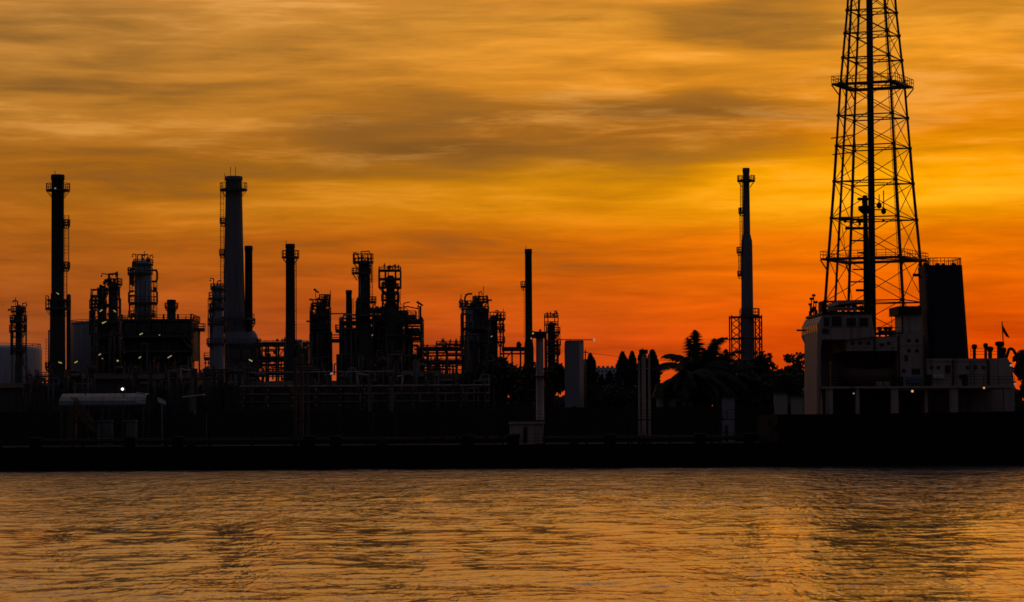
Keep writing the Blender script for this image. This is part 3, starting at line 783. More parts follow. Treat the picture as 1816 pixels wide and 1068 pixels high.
# covered conveyor / gantry to the thin chimney
t = Thing('pipe_bridge', 'short dark pipe bridge running to the foot of the plain needle chimney', 'pipe bridge', 914, 474)
t.block(890, 616, 940, 623, 0, 2.6, STEEL, 'girder')
for x in (893, 908, 923): t.post(x, 620, None, 3, -.9); t.post(x, 620, None, 3, .9)
t.pipe([(888, 628, -1.5), (938, 628, -1.5)], 3); t.valves(912, 926, 616, 4, seed=77); t.beam((893, 640, -1), (908, 624, -1), 1.8, STEEL, 'brace')
t.shell([(606, 3), (609, 8), (617, 9)], STEEL, 'vent_cowl', 920, 0, 12, False)

t = Thing('chimney_stack', 'plain needle chimney without a crown ring between the cream mast and bent pipe column', 'chimney', 938, 470, 'chimney stacks of the refinery')
t.shell([(442, 12.2), (443, 13.2), (450, 13.2), (451, 12.2), (600, 13), (618, 17), (700, 18)], BLACKM, n=16)
t.platform(509, 924, 938, 9); t.ladder(931, 509, 600, -.2, 2.6, False); t.lamp(943, 600, -1.4, YEL, 7, 60, 3); t.rod(934, 436, 446, 1)

t = Thing('process_column', 'narrow column in an open ladder frame between the cream mast and the grey slab tower', 'column', 978, 452, 'process columns of the refinery')
t.shell([(572, 6), (576, 10.5), (700, 12)], BLACKM)
t.frame([966, 972, 984, 990], [563, 577], (-1.0, 1.0), 1.4, False, 6, STEEL, 559, seed=81)
t.platform(590, 970, 994, 9); t.ladder(990, 588, 628, -.6, 5); t.platform(612, 970, 995, 9); t.platform(628, 966, 994, 9); t.valves(968, 988, 562, 4, seed=82); t.davit(984, 563, 10, 4); t.pipe([(969, 577, -.6), (969, 690, -.6)], 1.8)

t.scruff(968, 990, 575, 640, 12, 16, -.5)
# stack on the right with scaffold base
t = Thing('chimney_stack', 'two stage needle chimney with conical shoulder standing in a braced lattice base', 'chimney', 1326, 430, 'chimney stacks of the refinery')
t.shell([(298, 11.5), (299, 13), (306, 13), (307, 11.5), (415, 13), (428, 19.5), (436, 20), (560, 21.5), (566, 24), (700, 26)], STACKM, n=22)
t.platform(321, 1310, 1342, 9, hole=.6, th=3)
t.ladder(1317, 324, 378, -.3, 3, True); t.platform(378, 1312, 1322, 9); t.ladder(1316, 380, 448, -.3, 3.4); t.platform(448, 1308, 1320, 9); t.ladder(1313, 450, 490, -.3, 3); t.platform(489, 1309, 1320, 8)
t.platform(560, 1313, 1348, 12, hole=1)
xs = [1296, 1313, 1338, 1349]; lv = [563, 601, 640]
for x in xs:
    for y in (-2, 2): t.post(x, 560, None, 2.4, y)
for q, (a, b) in enumerate(zip(lv, lv[1:] + [680])):
    for x0, x1 in ((1296, 1313), (1338, 1349)):
        n = 3
        for k in range(n):
            ya, yb = a + (b - a) * k / n, a + (b - a) * (k + 1) / n
            t.beam((x0, ya, -2), (x1, yb, -2), 1.7, STEEL, 'brace'); t.beam((x1, ya, -2), (x0, yb, -2), 1.7, STEEL, 'brace')
    for y in (-2, 2): t.beam((1296, a, y), (1349, a, y), 2.4)
    for x in xs: t.beam((x, a, -2), (x, a, 2), 2.0)
t.rod(1312, 550, 562, 1.2); t.rod(1345, 548, 562, 1.2)

# ------------------------------------------------------------------ flare derrick
t = Thing('flare_derrick', 'tall lattice flare derrick with two railed decks and a central riser pipe', 'lattice tower', 1553, 420)
cx0 = 1553; TH = R_(21.5)
def half(py): return float(np.interp(py, [-300, 20, 150, 330, 460, 720], [22, 46, 60, 74, 86, 108])) / math.cos(TH) * t.s    # corner radius in metres
def corner(k, py, f_=1.0):
    a = math.pi + TH + k * math.pi / 2 if False else TH + k * math.pi / 2
    r = half(py) * f_
    return Vector((t.x(cx0) + r * math.cos(a), r * math.sin(a), t.z(py)))
lv = [-290, -235, -180, -128, -76, -28, 19, 60, 104, 150, 207, 261, 324, 389, 460, 536, 612, 695]
zb = 2.0
def member(a, b, w, name, mat=RUST): return MB().cyl(a, b, w / 2 * t.s, n=6).build(name, mat, t.o)
for k in range(4):
    for a, b in zip(lv[:-1], lv[1:]): member(corner(k, a), corner(k, b), 4.2 + (b > 300) * 1.0, 'leg')
    foot = corner(k, 716); foot.z = 0.0
    member(corner(k, 695), foot, 6, 'leg')
    MB().box((foot.x, foot.y, .4), (1.6, 1.6, .8)).build('footing', CONC, t.o)
for a in lv: 
    for k in range(4): member(corner(k, a), corner(k + 1, a), 2.3, 'girt')
for a, b in zip(lv[:-1], lv[1:]):
    for k in range(4):
        member(corner(k, a), corner(k + 1, b), 1.45, 'diagonal_brace'); member(corner(k + 1, a), corner(k, b), 1.45, 'diagonal_brace')
for a in lv[6:-2]:
    for k in range(4): MB().box(corner(k, a), (5.2 * t.s, 5.2 * t.s, 5.2 * t.s), TH).build('gusset', RUST, t.o)
# inner plan bracing to the riser
for a in lv[6:-2]:
    for k in (0, 2): member(corner(k, a, .98), corner(k + 2, a, .98) * .5 + corner(k, a) * .5, 1.8, 'plan_brace')
for py, f_ in ((150, 1.28), (460, 1.17)):
    m = MB(); k_ = MB(); h = 3.4 * t.s
    outer = [corner(k, py, f_) for k in range(4)]; inner = [corner(k, py, f_ * .74) for k in range(4)]
    for k in range(4):
        a, b, c, d_ = outer[k], outer[(k + 1) % 4], inner[(k + 1) % 4], inner[k]
        lo = [v - Vector((0, 0, h)) for v in (a, b, c, d_)]
        m.add([a, b, c, d_] + lo, [(0, 1, 2, 3), (7, 6, 5, 4), (0, 4, 5, 1), (1, 5, 6, 2), (2, 6, 7, 3), (3, 7, 4, 0)])
        for f2 in (6, 12): k_.cyl(a + Vector((0, 0, f2 * t.s)), b + Vector((0, 0, f2 * t.s)), .05, n=4)
        for q in range(9):
            p = a.lerp(b, q / 9); k_.cyl(p, p + Vector((0, 0, 12 * t.s)), .05, n=4)
        m.cyl(a - Vector((0, 0, h)), corner(k, py + 22), .1, n=5)
    o = m.build('deck', STEEL, t.o); k_.build('handrail', STEEL, o)
rz = [(x_, 0, t.z(y_)) for x_, y_ in ((t.x(1550), -330), (t.x(1547), 700))]
MB().cyl((t.x(1549), 0, t.z(-330)), (t.x(1548), 0, 0), 5.6 * t.s, 6.2 * t.s, n=16).build('riser_pipe', BLACKM, t.o)
MB().lathe((t.x(1549), 0), [(t.z(-330), 7 * t.s), (t.z(-345), 10 * t.s), (t.z(-360), 10 * t.s)], 14).build('flare_tip', BLACKM, t.o)
for k, f_ in ((2, .80),):
    pts = [corner(k, y_, f_) for y_ in (-290, 150, 460, 695)]; pts.append(Vector((pts[-1].x, pts[-1].y, 0)))
    MB().tube(pts, 2.2 * t.s, 8).build('side_pipe', STEEL, t.o)
lad = MB(); rr = [corner(0, y_, .55) for y_ in (-290, 150, 460, 690)]
for a, b in zip(rr[:-1], rr[1:]):
    off = Vector((.3, 0, 0)); lad.cyl(a - off, b - off, .05, n=4); lad.cyl(a + off, b + off, .05, n=4)
    n = int((a - b).length / .6)
    for q in range(n): p = a.lerp(b, q / n); lad.cyl(p - off, p + off, .03, n=4)
lad.build('ladder', STEEL, t.o)
hl = corner(2, 248, .95)
MB().tube([hl + Vector((-1.2, -.5, 0)), hl + Vector((2.2, -.5, .5)), hl + Vector((2.4, -.5, -2)), hl + Vector((-1, -.5, -2.4))], .09, 5).build('hoist_arm', STEEL, t.o)
# ------------------------------------------------------------------ the tanker
CREAM = material('cream_paint', (0.48, 0.37, 0.31), 0.6, 0, 0.22, 0.5, 0.75, 0, (0.14, 0.07, 0.045))
HULL = material('black_hull_paint', (0.016, 0.015, 0.016), 0.8, 0, 0.3, 0.3, 0.4, 0, (0.03, 0.02, 0.015), spec=0.08)
FUNNEL = material('navy_funnel_paint', (0.018, 0.018, 0.034), 0.75, 0, 0.2, 0.4, 0.3, 0, (0.02, 0.02, 0.02))
DECK = material('deck_paint', (0.035, 0.02, 0.017), 0.8, 0, 0.3, 0.5)
SHIPDARK = material('ship_dark_steel', (0.045, 0.038, 0.034), 0.75, 0.1, 0.3, 0.8, spec=0.2)
FLAGM = material('flag_cloth', (0.35, 0.06, 0.05), 0.8, 0, 0.2, 1.0)
SY = 300.0; SROT = R_(2.0)
ship = bpy.data.objects.new('tanker_ship', None); scene.collection.objects.link(ship)
ship.location = (0, SY, 0); ship.rotation_euler = (0, 0, SROT)
tag(ship, 'long black hulled tanker with cream bridge house and navy funnel moored along the far bank', 'ship')
SM = Matrix.Translation((0, SY, 0)) @ Matrix.Rotation(SROT, 4, 'Z'); SI = SM.inverted()
def S(px, py, v=0.0):
    """pixel -> ship coordinates on the plane v metres in from the near side"""
    o = SI @ Vector((0, 0, CAM_H)); d = SI.to_3x3() @ ray(px, py)
    return o + d * ((v - o.y) / d.y)
US = SY / F
def ub(name, mat, px0, py0, px1, py1, v0, v1, parent=ship):
    """box on the ship: its near face fills the pixel rectangle"""
    a, b = S(px0, py0, v0), S(px1, py1, v0)
    return MB().span((a.x, v0, b.z), (b.x, v1, a.z)).build(name, mat, parent)
def sprism(name, mat, poly, v0, v1, parent=ship):
    q = [S(x, y, v0) for x, y in poly]
    return MB().prism([(p.x, p.z) for p in q], v0, v1).build(name, mat, parent)
BEAM = 18.0
zmain = S(900, 788).z; zpoop = S(1600, 734).z
uq = S(1385, 734).x; uend = 62.0; ubow = -72.0
# hull: section lofted along the length
m = MB(); sec = []
st_ = [(ubow, .03, 7.2), (ubow + 2, .22, 7.0), (ubow + 5, .5, 6.6), (ubow + 9, .78, 6.2), (ubow + 13, .95, 6.0), (ubow + 13.2, .955, zmain + .1), (ubow + 18, 1, zmain), (uq - 3, 1, zmain), (uq - .2, 1, zmain + .02), (uq - .1, 1, zpoop), (uend - 6, 1, zpoop), (uend - 2, .9, zpoop + .1), (uend, .74, zpoop + .2)]
for k, (u, w, zt) in enumerate(st_):
    hb = BEAM / 2 * w; c = BEAM / 2; fl = .62 if k < 4 else .93
    wl = hb * (fl if k < 5 else .985)
    sec += [(u, c - hb, zt), (u + (0 if k else 1.5), c - wl, .3), (u + (0 if k else 2.5), c - wl * .96, -3), (u + (0 if k else 2.5), c + wl * .96, -3), (u + (0 if k else 1.5), c + wl, .3), (u, c + hb, zt)]
n = 6; fs = []
for j in range(len(st_) - 1):
    for k in range(n - 1): fs.append((j * n + k, j * n + k + 1, (j + 1) * n + k + 1, (j + 1) * n + k))
fs += [tuple(range(n)), tuple(reversed(range((len(st_) - 1) * n, len(st_) * n)))]
m.add(sec, fs); m.build('hull', HULL, ship)
m = MB(); dk = [(u, BEAM / 2 * w * .99, zt - .05) for u, w, zt in st_]
vs = []; 
for u, hb, z in dk: vs += [(u, BEAM / 2 - hb, z), (u, BEAM / 2 + hb, z)]
m.add(vs, [(2 * k, 2 * k + 1, 2 * k + 3, 2 * k + 2)[::-1] for k in range(len(dk) - 1)]); m.build('deck', DECK, ship)
m = MB(); m.span((ubow + 14, -.06, zmain - .5), (uq - 2, .02, zmain - .25)); m.build('rubbing_strake', HULL, ship)
MB().span((uq - .35, .1, zmain - .1), (uq - .12, BEAM - .1, zpoop + .02)).build('poop_bulkhead', HULL, ship)
# near-side deck rail of the main deck
def rail_line(u0, u1, v, z, h=1.05, parent=ship, mat=SHIPDARK, step=1.6, name='handrail', r=.028):
    m = MB()
    for f_ in (1, .66, .33): m.cyl((u0, v, z + h * f_), (u1, v, z + h * f_), r, n=4)
    nn = max(1, int(abs(u1 - u0) / step))
    for q in range(nn + 1): m.cyl((u0 + (u1 - u0) * q / nn, v, z), (u0 + (u1 - u0) * q / nn, v, z + h), r * 1.15, n=4)
    return m.build(name, mat, parent)
rail_line(ubow + 14, uq - 3, .25, zmain); rail_line(ubow + 14, uq - 3, BEAM - .25, zmain)
# catwalk and cargo lines
zc = S(900, 746, 8).z
m = MB(); m.box(((ubow + 20 + uq) / 2, 8, zc), (uq - ubow - 20, 1.6, .12))
for q in range(18):
    u = ubow + 22 + q * (uq - ubow - 24) / 17
    for v in (7.4, 8.6): m.cyl((u, v, zmain - .05), (u, v, zc), .07, n=5)
o = m.build('catwalk', SHIPDARK, ship); rail_line(ubow + 20, uq, 7.25, zc, 1.0, o); rail_line(ubow + 20, uq, 8.75, zc, 1.0, o)
for k, (v, r, dz) in enumerate(((5.2, .16, .5), (5.8, .20, .5), (6.4, .16, .5), (9.4, .2, .6), (10.1, .16, .6), (10.8, .2, .6))):
    MB().cyl((ubow + 22, v, zmain + dz), (uq - 1, v, zmain + dz), r, n=8).build('cargo_pipe', SHIPDARK, ship)
for k in range(11):
    u = ubow + 22 + k * 8.6 + 3 * math.sin(k * 2.7)
    MB().lathe((u, 3.4), [(zmain - .05, .6), (zmain + .8, .6), (zmain + .82, .72), (zmain + .95, .72), (zmain + 1.05, .3)], 14).build('tank_hatch', SHIPDARK, ship)
    MB().tube([(u + 3, 12.5, zmain - .05), (u + 3, 12.5, zmain + 2.4), (u + 3.3, 12.5, zmain + 2.7), (u + 3.6, 12.5, zmain + 2.4)], .09, 6).build('tank_vent', SHIPDARK, ship)
for k in range(6):
    u = S(760, 760).x + k * 1.5
    MB().tube([(u, .9, zmain + .6), (u, 5.5, zmain + .6)], .14, 8).cyl((u, .8, zmain + .6), (u, .9, zmain + .6), .24, n=10).build('manifold_pipe', SHIPDARK, ship)
for k in range(5):
    u = ubow + 18 + k * 20
    MB().span((u, 1.2, zmain - .05), (u + .9, 1.7, zmain + .12)).cyl((u + .2, 1.45, zmain), (u + .2, 1.45, zmain + .7), .16, n=10).cyl((u + .7, 1.45, zmain), (u + .7, 1.45, zmain + .7), .16, n=10).build('bollard', SHIPDARK, ship)
# midship pump-room house
ub('pump_house', CREAM, 906, 752, 962, 787, 4.0, 8.0)
h = ub('pump_house_roof', CREAM, 904, 748, 966, 752, 3.8, 8.2); ub('door', SHIPDARK, 928, 758, 935, 786, 3.93, 4.0); ub('vent_grille', SHIPDARK, 912, 770, 922, 776, 3.93, 4.0)
# cream crane mast and other posts
def mast_post(px, w, ytop, v, mat, name, z0=None):
    a = S(px, ytop, v); r = w / 2 * US
    return MB().lathe((a.x, v), [(zmain - .05, r * 1.25), (zmain + 1.0, r * 1.25), (zmain + 1.1, r), (a.z - .3, r * .92), (a.z, r * .8)], 14).build(name, mat, ship)
o = mast_post(957, 15, 594, 9, CREAM, 'crane_mast')
a = S(957, 590, 9); MB().box((a.x - .1, 9, a.z - .25), (1.5, 1.3, .7)).box((a.x - .75, 8.6, a.z - .1), (.3, .5, .5)).cyl((a.x, 9, a.z), (a.x + .1, 9, a.z + .35), .12, n=6).build('crane_head', SHIPDARK, o)
MB().cyl((a.x + .62, 8.7, a.z - .4), (a.x + .62, 8.6, zmain + 4.2), .09, .12, n=6).build('stowed_boom', SHIPDARK, o)
MB().cyl((a.x - .75, 8.2, a.z - .2), (a.x - .75, 8.2, a.z - .02), .08, n=8).build('lamp_bulb', YEL, o)
m = MB(); zq = S(957, 668, 9).z; m.ring((a.x, 9, zq), .45, .85, .1, 14); m.build('ladder_rest', SHIPDARK, o)
for x, w, yt in ((524, 5, 634), (535, 7, 628), (546, 4, 642)):
    o = mast_post(x, w, yt, 10.5, BROWN, 'derrick_post')
for yy in (646, 690, 744):
    a, b = S(520, yy, 10.5), S(550, yy, 10.5); MB().cyl((a.x, 10.5, a.z), (b.x, 10.5, b.z), .09, n=6).build('derrick_yard', BROWN, ship)
for x, w, yt in ((1133, 4, 640), (1141, 8, 622), (1151, 4.5, 628)):
    o = mast_post(x, w, yt, 10.5, CREAM, 'hose_crane_post')
a = S(1141, 624, 10.5); MB().box((a.x, 10.5, a.z), (.9, .7, .45)).build('crane_head', SHIPDARK, ship)
a, b = S(1129, 654, 10.5), S(1154, 654, 10.5); MB().cyl((a.x, 10.5, a.z), (b.x, 10.5, b.z), .07, n=6).build('hose_crane_yard', CREAM, ship)
# --- accommodation block
# bridge front and wing support plate (faces forward, seen edge-on) and the recessed house behind
front = [(1424, 590), (1452, 584), (1450, 604), (1448, 640), (1447, 732), (1429, 732), (1429, 650), (1425, 612)]
sprism('wing_plate', CREAM, [(1450, 590), (1462, 586), (1458, 600), (1453, 640), (1452, 734), (1449, 734), (1449, 650), (1449, 612)], .15, .75)
sprism('house_front', CREAM, [(1449, 590), (1456, 590), (1456, 736), (1449, 736)], .8, 10.6)
ub('house', CREAM, 1450, 604, 1642, 690, 11.5, 16.4); ub('lower_house', CREAM, 1458, 684, 1800, 737, 12.0, 14.2)
ub('lower_bulkhead', CREAM, 1640, 690, 1646, 737, 1.2, 12)
ub('house_aft', CREAM, 1642, 636, 1785, 690, 1.2, 16.5)
ub('upper_house', CREAM, 1500, 597, 1592, 622, .6, 13)
ub('engine_casing', CREAM, 1592, 592, 1641, 692, .9, 16.6)
# bridge: wheelhouse with wings, raked windows
bridge = sprism('bridge', CREAM, [(1451, 590), (1452, 572), (1458, 560), (1466, 556), (1545, 556), (1552, 597), (1506, 602), (1456, 602)], .1, 13.2)
brow = sprism('bridge_roof', SHIPDARK, [(1457, 558), (1459, 553), (1549, 552), (1549, 557)], 0, 12.6)
for x0, x1, y0, y1 in ((1458, 1470, 583, 592), (1461, 1471, 563, 579), (1475, 1493, 561, 579), (1501, 1518, 564, 579), (1524, 1540, 564, 579)):
    w_ = ub('window', GLASS, x0, y0, x1, y1, .02, .12, bridge)
    a, b = S(x0 - 1, y0 - 1, .03), S(x1 + 1, y1 + 1, .03)
    MB().span((a.x, .03, b.z), (b.x, .08, b.z + .07)).span((a.x, .03, a.z - .07), (b.x, .08, a.z)).span((a.x, .03, b.z), (a.x + .07, .08, a.z)).span((b.x - .07, .03, b.z), (b.x, .08, a.z)).build('window_frame', CREAM, bridge)
zb_ = S(1452, 581, .1)
for k in range(7):
    v = 1.2 + k * 1.75
    MB().box((zb_.x - .05, v, zb_.z), (.1, 1.35, .8)).build('front_window', GLASS, bridge)
# monkey island: awning frame, lockers, small aerials
aw = sprism('awning', CREAM, [(1487, 534), (1500, 533), (1532, 533), (1534, 537), (1487, 540)], 2.0, 11)
for x in (1489, 1508, 1530):
    for v in (2.2, 10.8):
        a = S(x, 536, v); MB().cyl((a.x, v, a.z), (a.x, v, S(x, 556, v).z), .05, n=5).build('awning_post', SHIPDARK, aw)
ub('locker', SHIPDARK, 1457, 534, 1466, 556, 1.5, 4); ub('locker', SHIPDARK, 1473, 546, 1486, 556, 3, 6)
ub('wind_screen', CREAM, 1468, 545, 1520, 551, .8, 1.0)
for x, yt in ((1437, 540), (1439, 530), (1443, 524), (1447, 536)):
    a, b = S(x, yt, 11.5), S(x, 572, 11.5)
    m = MB().cyl((b.x, 11.5, b.z), (a.x, 11.5, a.z), .06, n=5); m.box((a.x, 11.5, a.z), (.35, .35, .25)).box((a.x, 11.5, (a.z * .5 + b.z * .5)), (.3, .4, .5)); m.build('aerial', SHIPDARK, ship)
a, b = S(1460, 553, .1), S(1549, 553, .1); rail_line(a.x, b.x, .2, a.z, .9, ship)
a = S(1417, 586, 13); MB().box((a.x, 13, a.z), (.5, .3, .2)).cyl((a.x, 13, a.z), (a.x + .9, 13, a.z - .25), .06, n=5).build('side_light', SHIPDARK, ship)
# radar mast
mz0 = S(1538, 556, 8); mz1 = S(1534, 352, 8)
mast = MB().cyl((mz0.x, 8, mz0.z), (mz1.x, 8, mz1.z), .40, .22, n=12).build('radar_mast', SHIPDARK, ship)
for y0, x0, x1, w in ((371, 1524, 1541, .16), (390, 1491, 1541, .10), (405, 1499, 1540, .16), (427, 1507, 1540, .09), (515, 1518, 1540, .14), (478, 1512, 1540, .08), (448, 1522, 1540, .08), (500, 1508, 1540, .08)):
    a, b = S(x0, y0, 8), S(x1, y0, 8); MB().cyl((a.x, 8, a.z), (b.x, 8, b.z), w, n=6).build('mast_yard', SHIPDARK, mast)
for y0, x0, x1 in ((387, 1491, 1506), (392, 1519, 1530), (353, 1521, 1540)):
    a, b = S(x0, y0, 8), S(x1, y0, 8); MB().box(((a.x + b.x) / 2, 8, a.z), (b.x - a.x, .35, .28)).cyl(((a.x + b.x) / 2, 8, a.z - .5), ((a.x + b.x) / 2, 8, a.z), .14, n=8).build('radar_scanner', SHIPDARK, mast)
m = MB(); a = S(1534, 366, 8); m.lathe((a.x, 8), [(a.z - .9, .2), (a.z - .4, .75), (a.z, .75), (a.z + .1, .3), (a.z + .9, .3), (a.z + 1.2, .2)], 12); m.build('mast_top', SHIPDARK, mast)
a, b = S(1492, 392, 8), S(1514, 556, 8); MB().cyl((a.x, 8, a.z), (b.x, 8, b.z), .035, n=4).build('stay', SHIPDARK, mast)
for x in (1543, 1531):
    m = MB(); a, b = S(x, 372, 7.6), S(x + (1 if x > 1538 else 2), 556, 7.6); m.cyl((a.x, 7.6, a.z), (b.x, 7.6, b.z), .05, n=4)
    m.build('mast_ladder_rail', SHIPDARK, mast)
for x, y0, y1 in ((1559, 345, 362), (1567, 338, 372)):
    a, b = S(x, y0, 8.4), S(x, y1, 8.4); MB().cyl((b.x, 8.4, b.z), (a.x, 8.4, a.z), .06, n=5).lathe((b.x, 8.4), [(b.z - .5, .1), (b.z - .3, .28), (b.z, .28), (b.z + .2, .1)], 8).build('aerial', SHIPDARK, mast)
a, b = S(1541, 372, 8.2), S(1568, 372, 8.2); MB().cyl((a.x, 8.2, a.z), (b.x, 8.2, b.z), .07, n=5).build('mast_yard', SHIPDARK, mast)
# ventilator house left of the funnel
ub('ventilator_house', CREAM, 1601, 556, 1636, 594, 4, 9); ub('ventilator_cap', SHIPDARK, 1593, 543, 1634, 558, 3.6, 9.6)
a, b = S(1552, 597, .6), S(1600, 597, .6); rail_line(a.x, b.x, .7, a.z, .95, ship)
for x in (1560, 1571, 1578): 
    a = S(x, 586, 5); MB().cyl((a.x, 5, a.z - .8), (a.x, 5, a.z), .12, n=6).lathe((a.x, 5), [(a.z, .1), (a.z + .1, .3), (a.z + .35, .3), (a.z + .4, .1)], 10).build('deck_vent', SHIPDARK, ship)
# funnel (tapered casing with rounded corners) and its top rail and pipes
f0, f1 = [S(x, 636, 5) for x in (1651, 1721)]; g0, g1 = [S(x, 470, 5) for x in (1642, 1709)]
m = MB(); vs = []
def rrect(x0, x1, v0, v1, z, r=.9):
    out = []
    for cx_, cv, a0 in ((x1 - r, v1 - r, 0), (x0 + r, v1 - r, 1), (x0 + r, v0 + r, 2), (x1 - r, v0 + r, 3)):
        for q in range(4):
            a = (a0 + q / 3) * math.pi / 2; out.append((cx_ + r * math.cos(a), cv + r * math.sin(a), z))
    return out
A = rrect(f0.x, f1.x, 5, 11, f0.z); B_ = rrect(g0.x, g1.x, 5, 10.8, g0.z); n = len(A)
m.add(A + B_, [(k, (k + 1) % n, n + (k + 1) % n, n + k) for k in range(n)] + [tuple(range(n, 2 * n))])
fun = m.build('funnel', FUNNEL, ship)
m = MB(); top = rrect(g0.x + .1, g1.x - .1, 5.1, 10.7, g0.z + .75); 
for k in range(n):
    m.cyl(top[k], top[(k + 1) % n], .055, n=4); m.cyl([top[k][0], top[k][1], g0.z], top[k], .04, n=4)
    q = [(c + d) / 2 for c, d in zip(top[k], top[(k + 1) % n])]; m.cyl((q[0], q[1], g0.z), q, .04, n=4)
for k in range(9):
    u = g0.x + .4 + k * (g1.x - g0.x - .8) / 8; m.cyl((u, 5.1, g0.z), (u, 5.1, g0.z + .75), .04, n=4)
m.build('funnel_rail', SHIPDARK, fun)
for k, (x, r) in enumerate(((1641, .42), (1662, .3), (1672, .25), (1690, .3))):
    a = S(x, 466, 8); MB().cyl((a.x, 8, g0.z - .3), (a.x + .1, 8.2, a.z - .1), r, r * .8, n=10).build('exhaust_pipe', SHIPDARK, fun)
a = S(1625, 488, 3.9); MB().box((a.x, 3.9, a.z), (.7, .5, .3)).cyl((a.x, 3.9, a.z), (a.x + .7, 4.3, a.z - .3), .07, n=5).build('floodlight_bracket', SHIPDARK, fun)
# boat deck edge, pillars, bulwark lamps
bd = MB(); a, b = S(1456, 693, 0.3), S(1799, 680, 0.3)
bd.span((a.x, .2, (a.z + b.z) / 2 - .12), (b.x, 14.5, (a.z + b.z) / 2 + .1)); bd = bd.build('boat_deck', CREAM, ship)
rail_line(a.x + .8, b.x, .3, (a.z + b.z) / 2 + .1, .95, bd, SHIPDARK)
for x, w in ((1471, 13), (1521, 7), (1587, 14), (1692, 15), (1788, 15)): ub('pillar', CREAM, x - w / 2, 686, x + w / 2, 738, .4, 1.0)
sprism('bulwark', HULL, [(1372, 760), (1388, 737), (1600, 733), (1830, 729), (1830, 745), (1372, 765)], -.04, .06)
for x, y0, x1, y1 in ((1676, 648, 1686, 663), (1727, 648, 1733, 655), (1701, 663, 1709, 672), (1600, 655, 1606, 661), (1617, 654, 1632, 664), (1560, 609, 1568, 617), (1604, 630, 1610, 640)):
    w_ = ub('window', GLASS, x, y0, x1, y1, (1.15 if x > 1642 else .85 if x >= 1592 else .55), (1.25 if x > 1642 else .95 if x >= 1592 else .65))
for x0, x1 in ((1456, 1468), (1476, 1486)): ub('recess_locker', CREAM, x0, 640, x1, 690, 6.5, 8.5)
# lifeboat in the recess, davits
def lifeboat():
    r = MB(); L_ = 6.4; sec = []; a = S(1545, 668, 2.0)
    for k, u in enumerate((-1, -.85, -.5, 0, .5, .85, 1)):
        w = (1 - abs(u) ** 2.6) * 1.05 + .04; h = .75 + .25 * abs(u) ** 2
        sec += [(a.x + u * L_ / 2, 2.0 + w * math.sin(q), a.z + (h if math.cos(q) > 0.3 else -.95 * (1 - abs(u) ** 3) if math.cos(q) < -.3 else 0) * (1 if abs(math.cos(q)) > .3 else 0)) for q in [j * math.pi / 3 for j in range(6)]]
    fs = []
    for j in range(6):
        for k in range(6): fs.append((j * 6 + k, j * 6 + (k + 1) % 6, (j + 1) * 6 + (k + 1) % 6, (j + 1) * 6 + k))
    r.add(sec, fs, True); return r.build('lifeboat', BROWN, ship)
o = lifeboat()
for x in (1505, 1585):
    a, b = S(x, 688, 1.5), S(x, 640, 1.5); MB().tube([(a.x, 3.2, a.z), (a.x, 3.2, b.z), (a.x, 1.8, b.z + .5)], .14, 6).build('boat_davit', SHIPDARK, ship)
# poop deck house top: rails, ventilators, ensign staff and flag
a, b = S(1722, 634, 1.3), S(1784, 634, 1.3); rail_line(a.x, b.x, 1.4, a.z, .95, ship)
for x, yt, r in ((1728, 618, .3), (1748, 616, .26), (1756, 622, .35), (1773, 613, .5), (1780, 624, .3)):
    a, b = S(x, yt, 4), S(x, 638, 4); MB().cyl((b.x, 4, b.z), (a.x, 4, a.z), r * .6, n=8).lathe((a.x, 4), [(a.z - .1, r * .6), (a.z + .05, r), (a.z + .35, r), (a.z + .45, r * .4)], 10).build('deck_vent', SHIPDARK, ship)
a, b = S(1777, 570, 6), S(1781, 640, 6)
stf = MB().cyl((b.x, 6, b.z), (a.x, 6, a.z), .06, n=5).build('ensign_staff', SHIPDARK, ship)
fl = [S(x, y, 6) for x, y in ((1777, 575), (1783, 584), (1791, 600), (1785, 597), (1780, 590), (1778, 586))]
m = MB(); nfl = len(fl); m.add([(p.x, 6 + .12 * math.sin(p.x * 5), p.z) for p in fl] + [(p.x, 6.05 + .12 * math.sin(p.x * 5), p.z) for p in fl], [tuple(range(nfl)), tuple(reversed(range(nfl, 2 * nfl)))] + [(k, nfl + k, nfl + (k + 1) % nfl, (k + 1) % nfl) for k in range(nfl)])
m.build('ensign_flag', FLAGM, stf)
m = MB(); pts = [S(x, y, 5) for x, y in ((1783, 640), (1790, 618), (1797, 620), (1803, 632), (1806, 660))]; m.tube([(p.x, 5, p.z) for p in pts], .16, 8); m.build('stern_ventilator', SHIPDARK, ship)
sprism('stern_house', CREAM, [(1757, 642), (1786, 634), (1796, 650), (1798, 684), (1757, 690)], .8, 10)
# lamps along the boat deck
for x, y, mt_, r in ((1514, 698, PALE, .08), (1618, 694, WARM, .12), (1745, 688, WARM, .10), (1800, 681, COOL, .12), (1793, 648, PALE, .12), (1567, 394, PALE, .05)):
    v = -.1 if y > 600 else 7
    a = S(x, y, v); o = MB().cyl((a.x, v + .14, a.z + .12), (a.x, v + .5, a.z + .25), .05, n=5).cyl((a.x, v + .02, a.z + .1), (a.x, v + .2, a.z + .16), .16, n=8).build('deck_lamp', SHIPDARK, ship)
    MB().lathe((a.x, v), [(a.z - r, r * .4), (a.z - r * .5, r), (a.z + r * .5, r), (a.z + r, r * .5)], 10).build('lamp_bulb', mt_, o)
a, b = S(1658, 668, -.1), S(1678, 668, -.1); MB().span((a.x, .9, a.z - .15), (b.x, 1.15, a.z + .2)).build('deck_box', WHITE, ship); ub('blue_locker', material('blue_paint', (.16, .18, .34), .5), 1610, 670, 1634, 680, .5, .9)

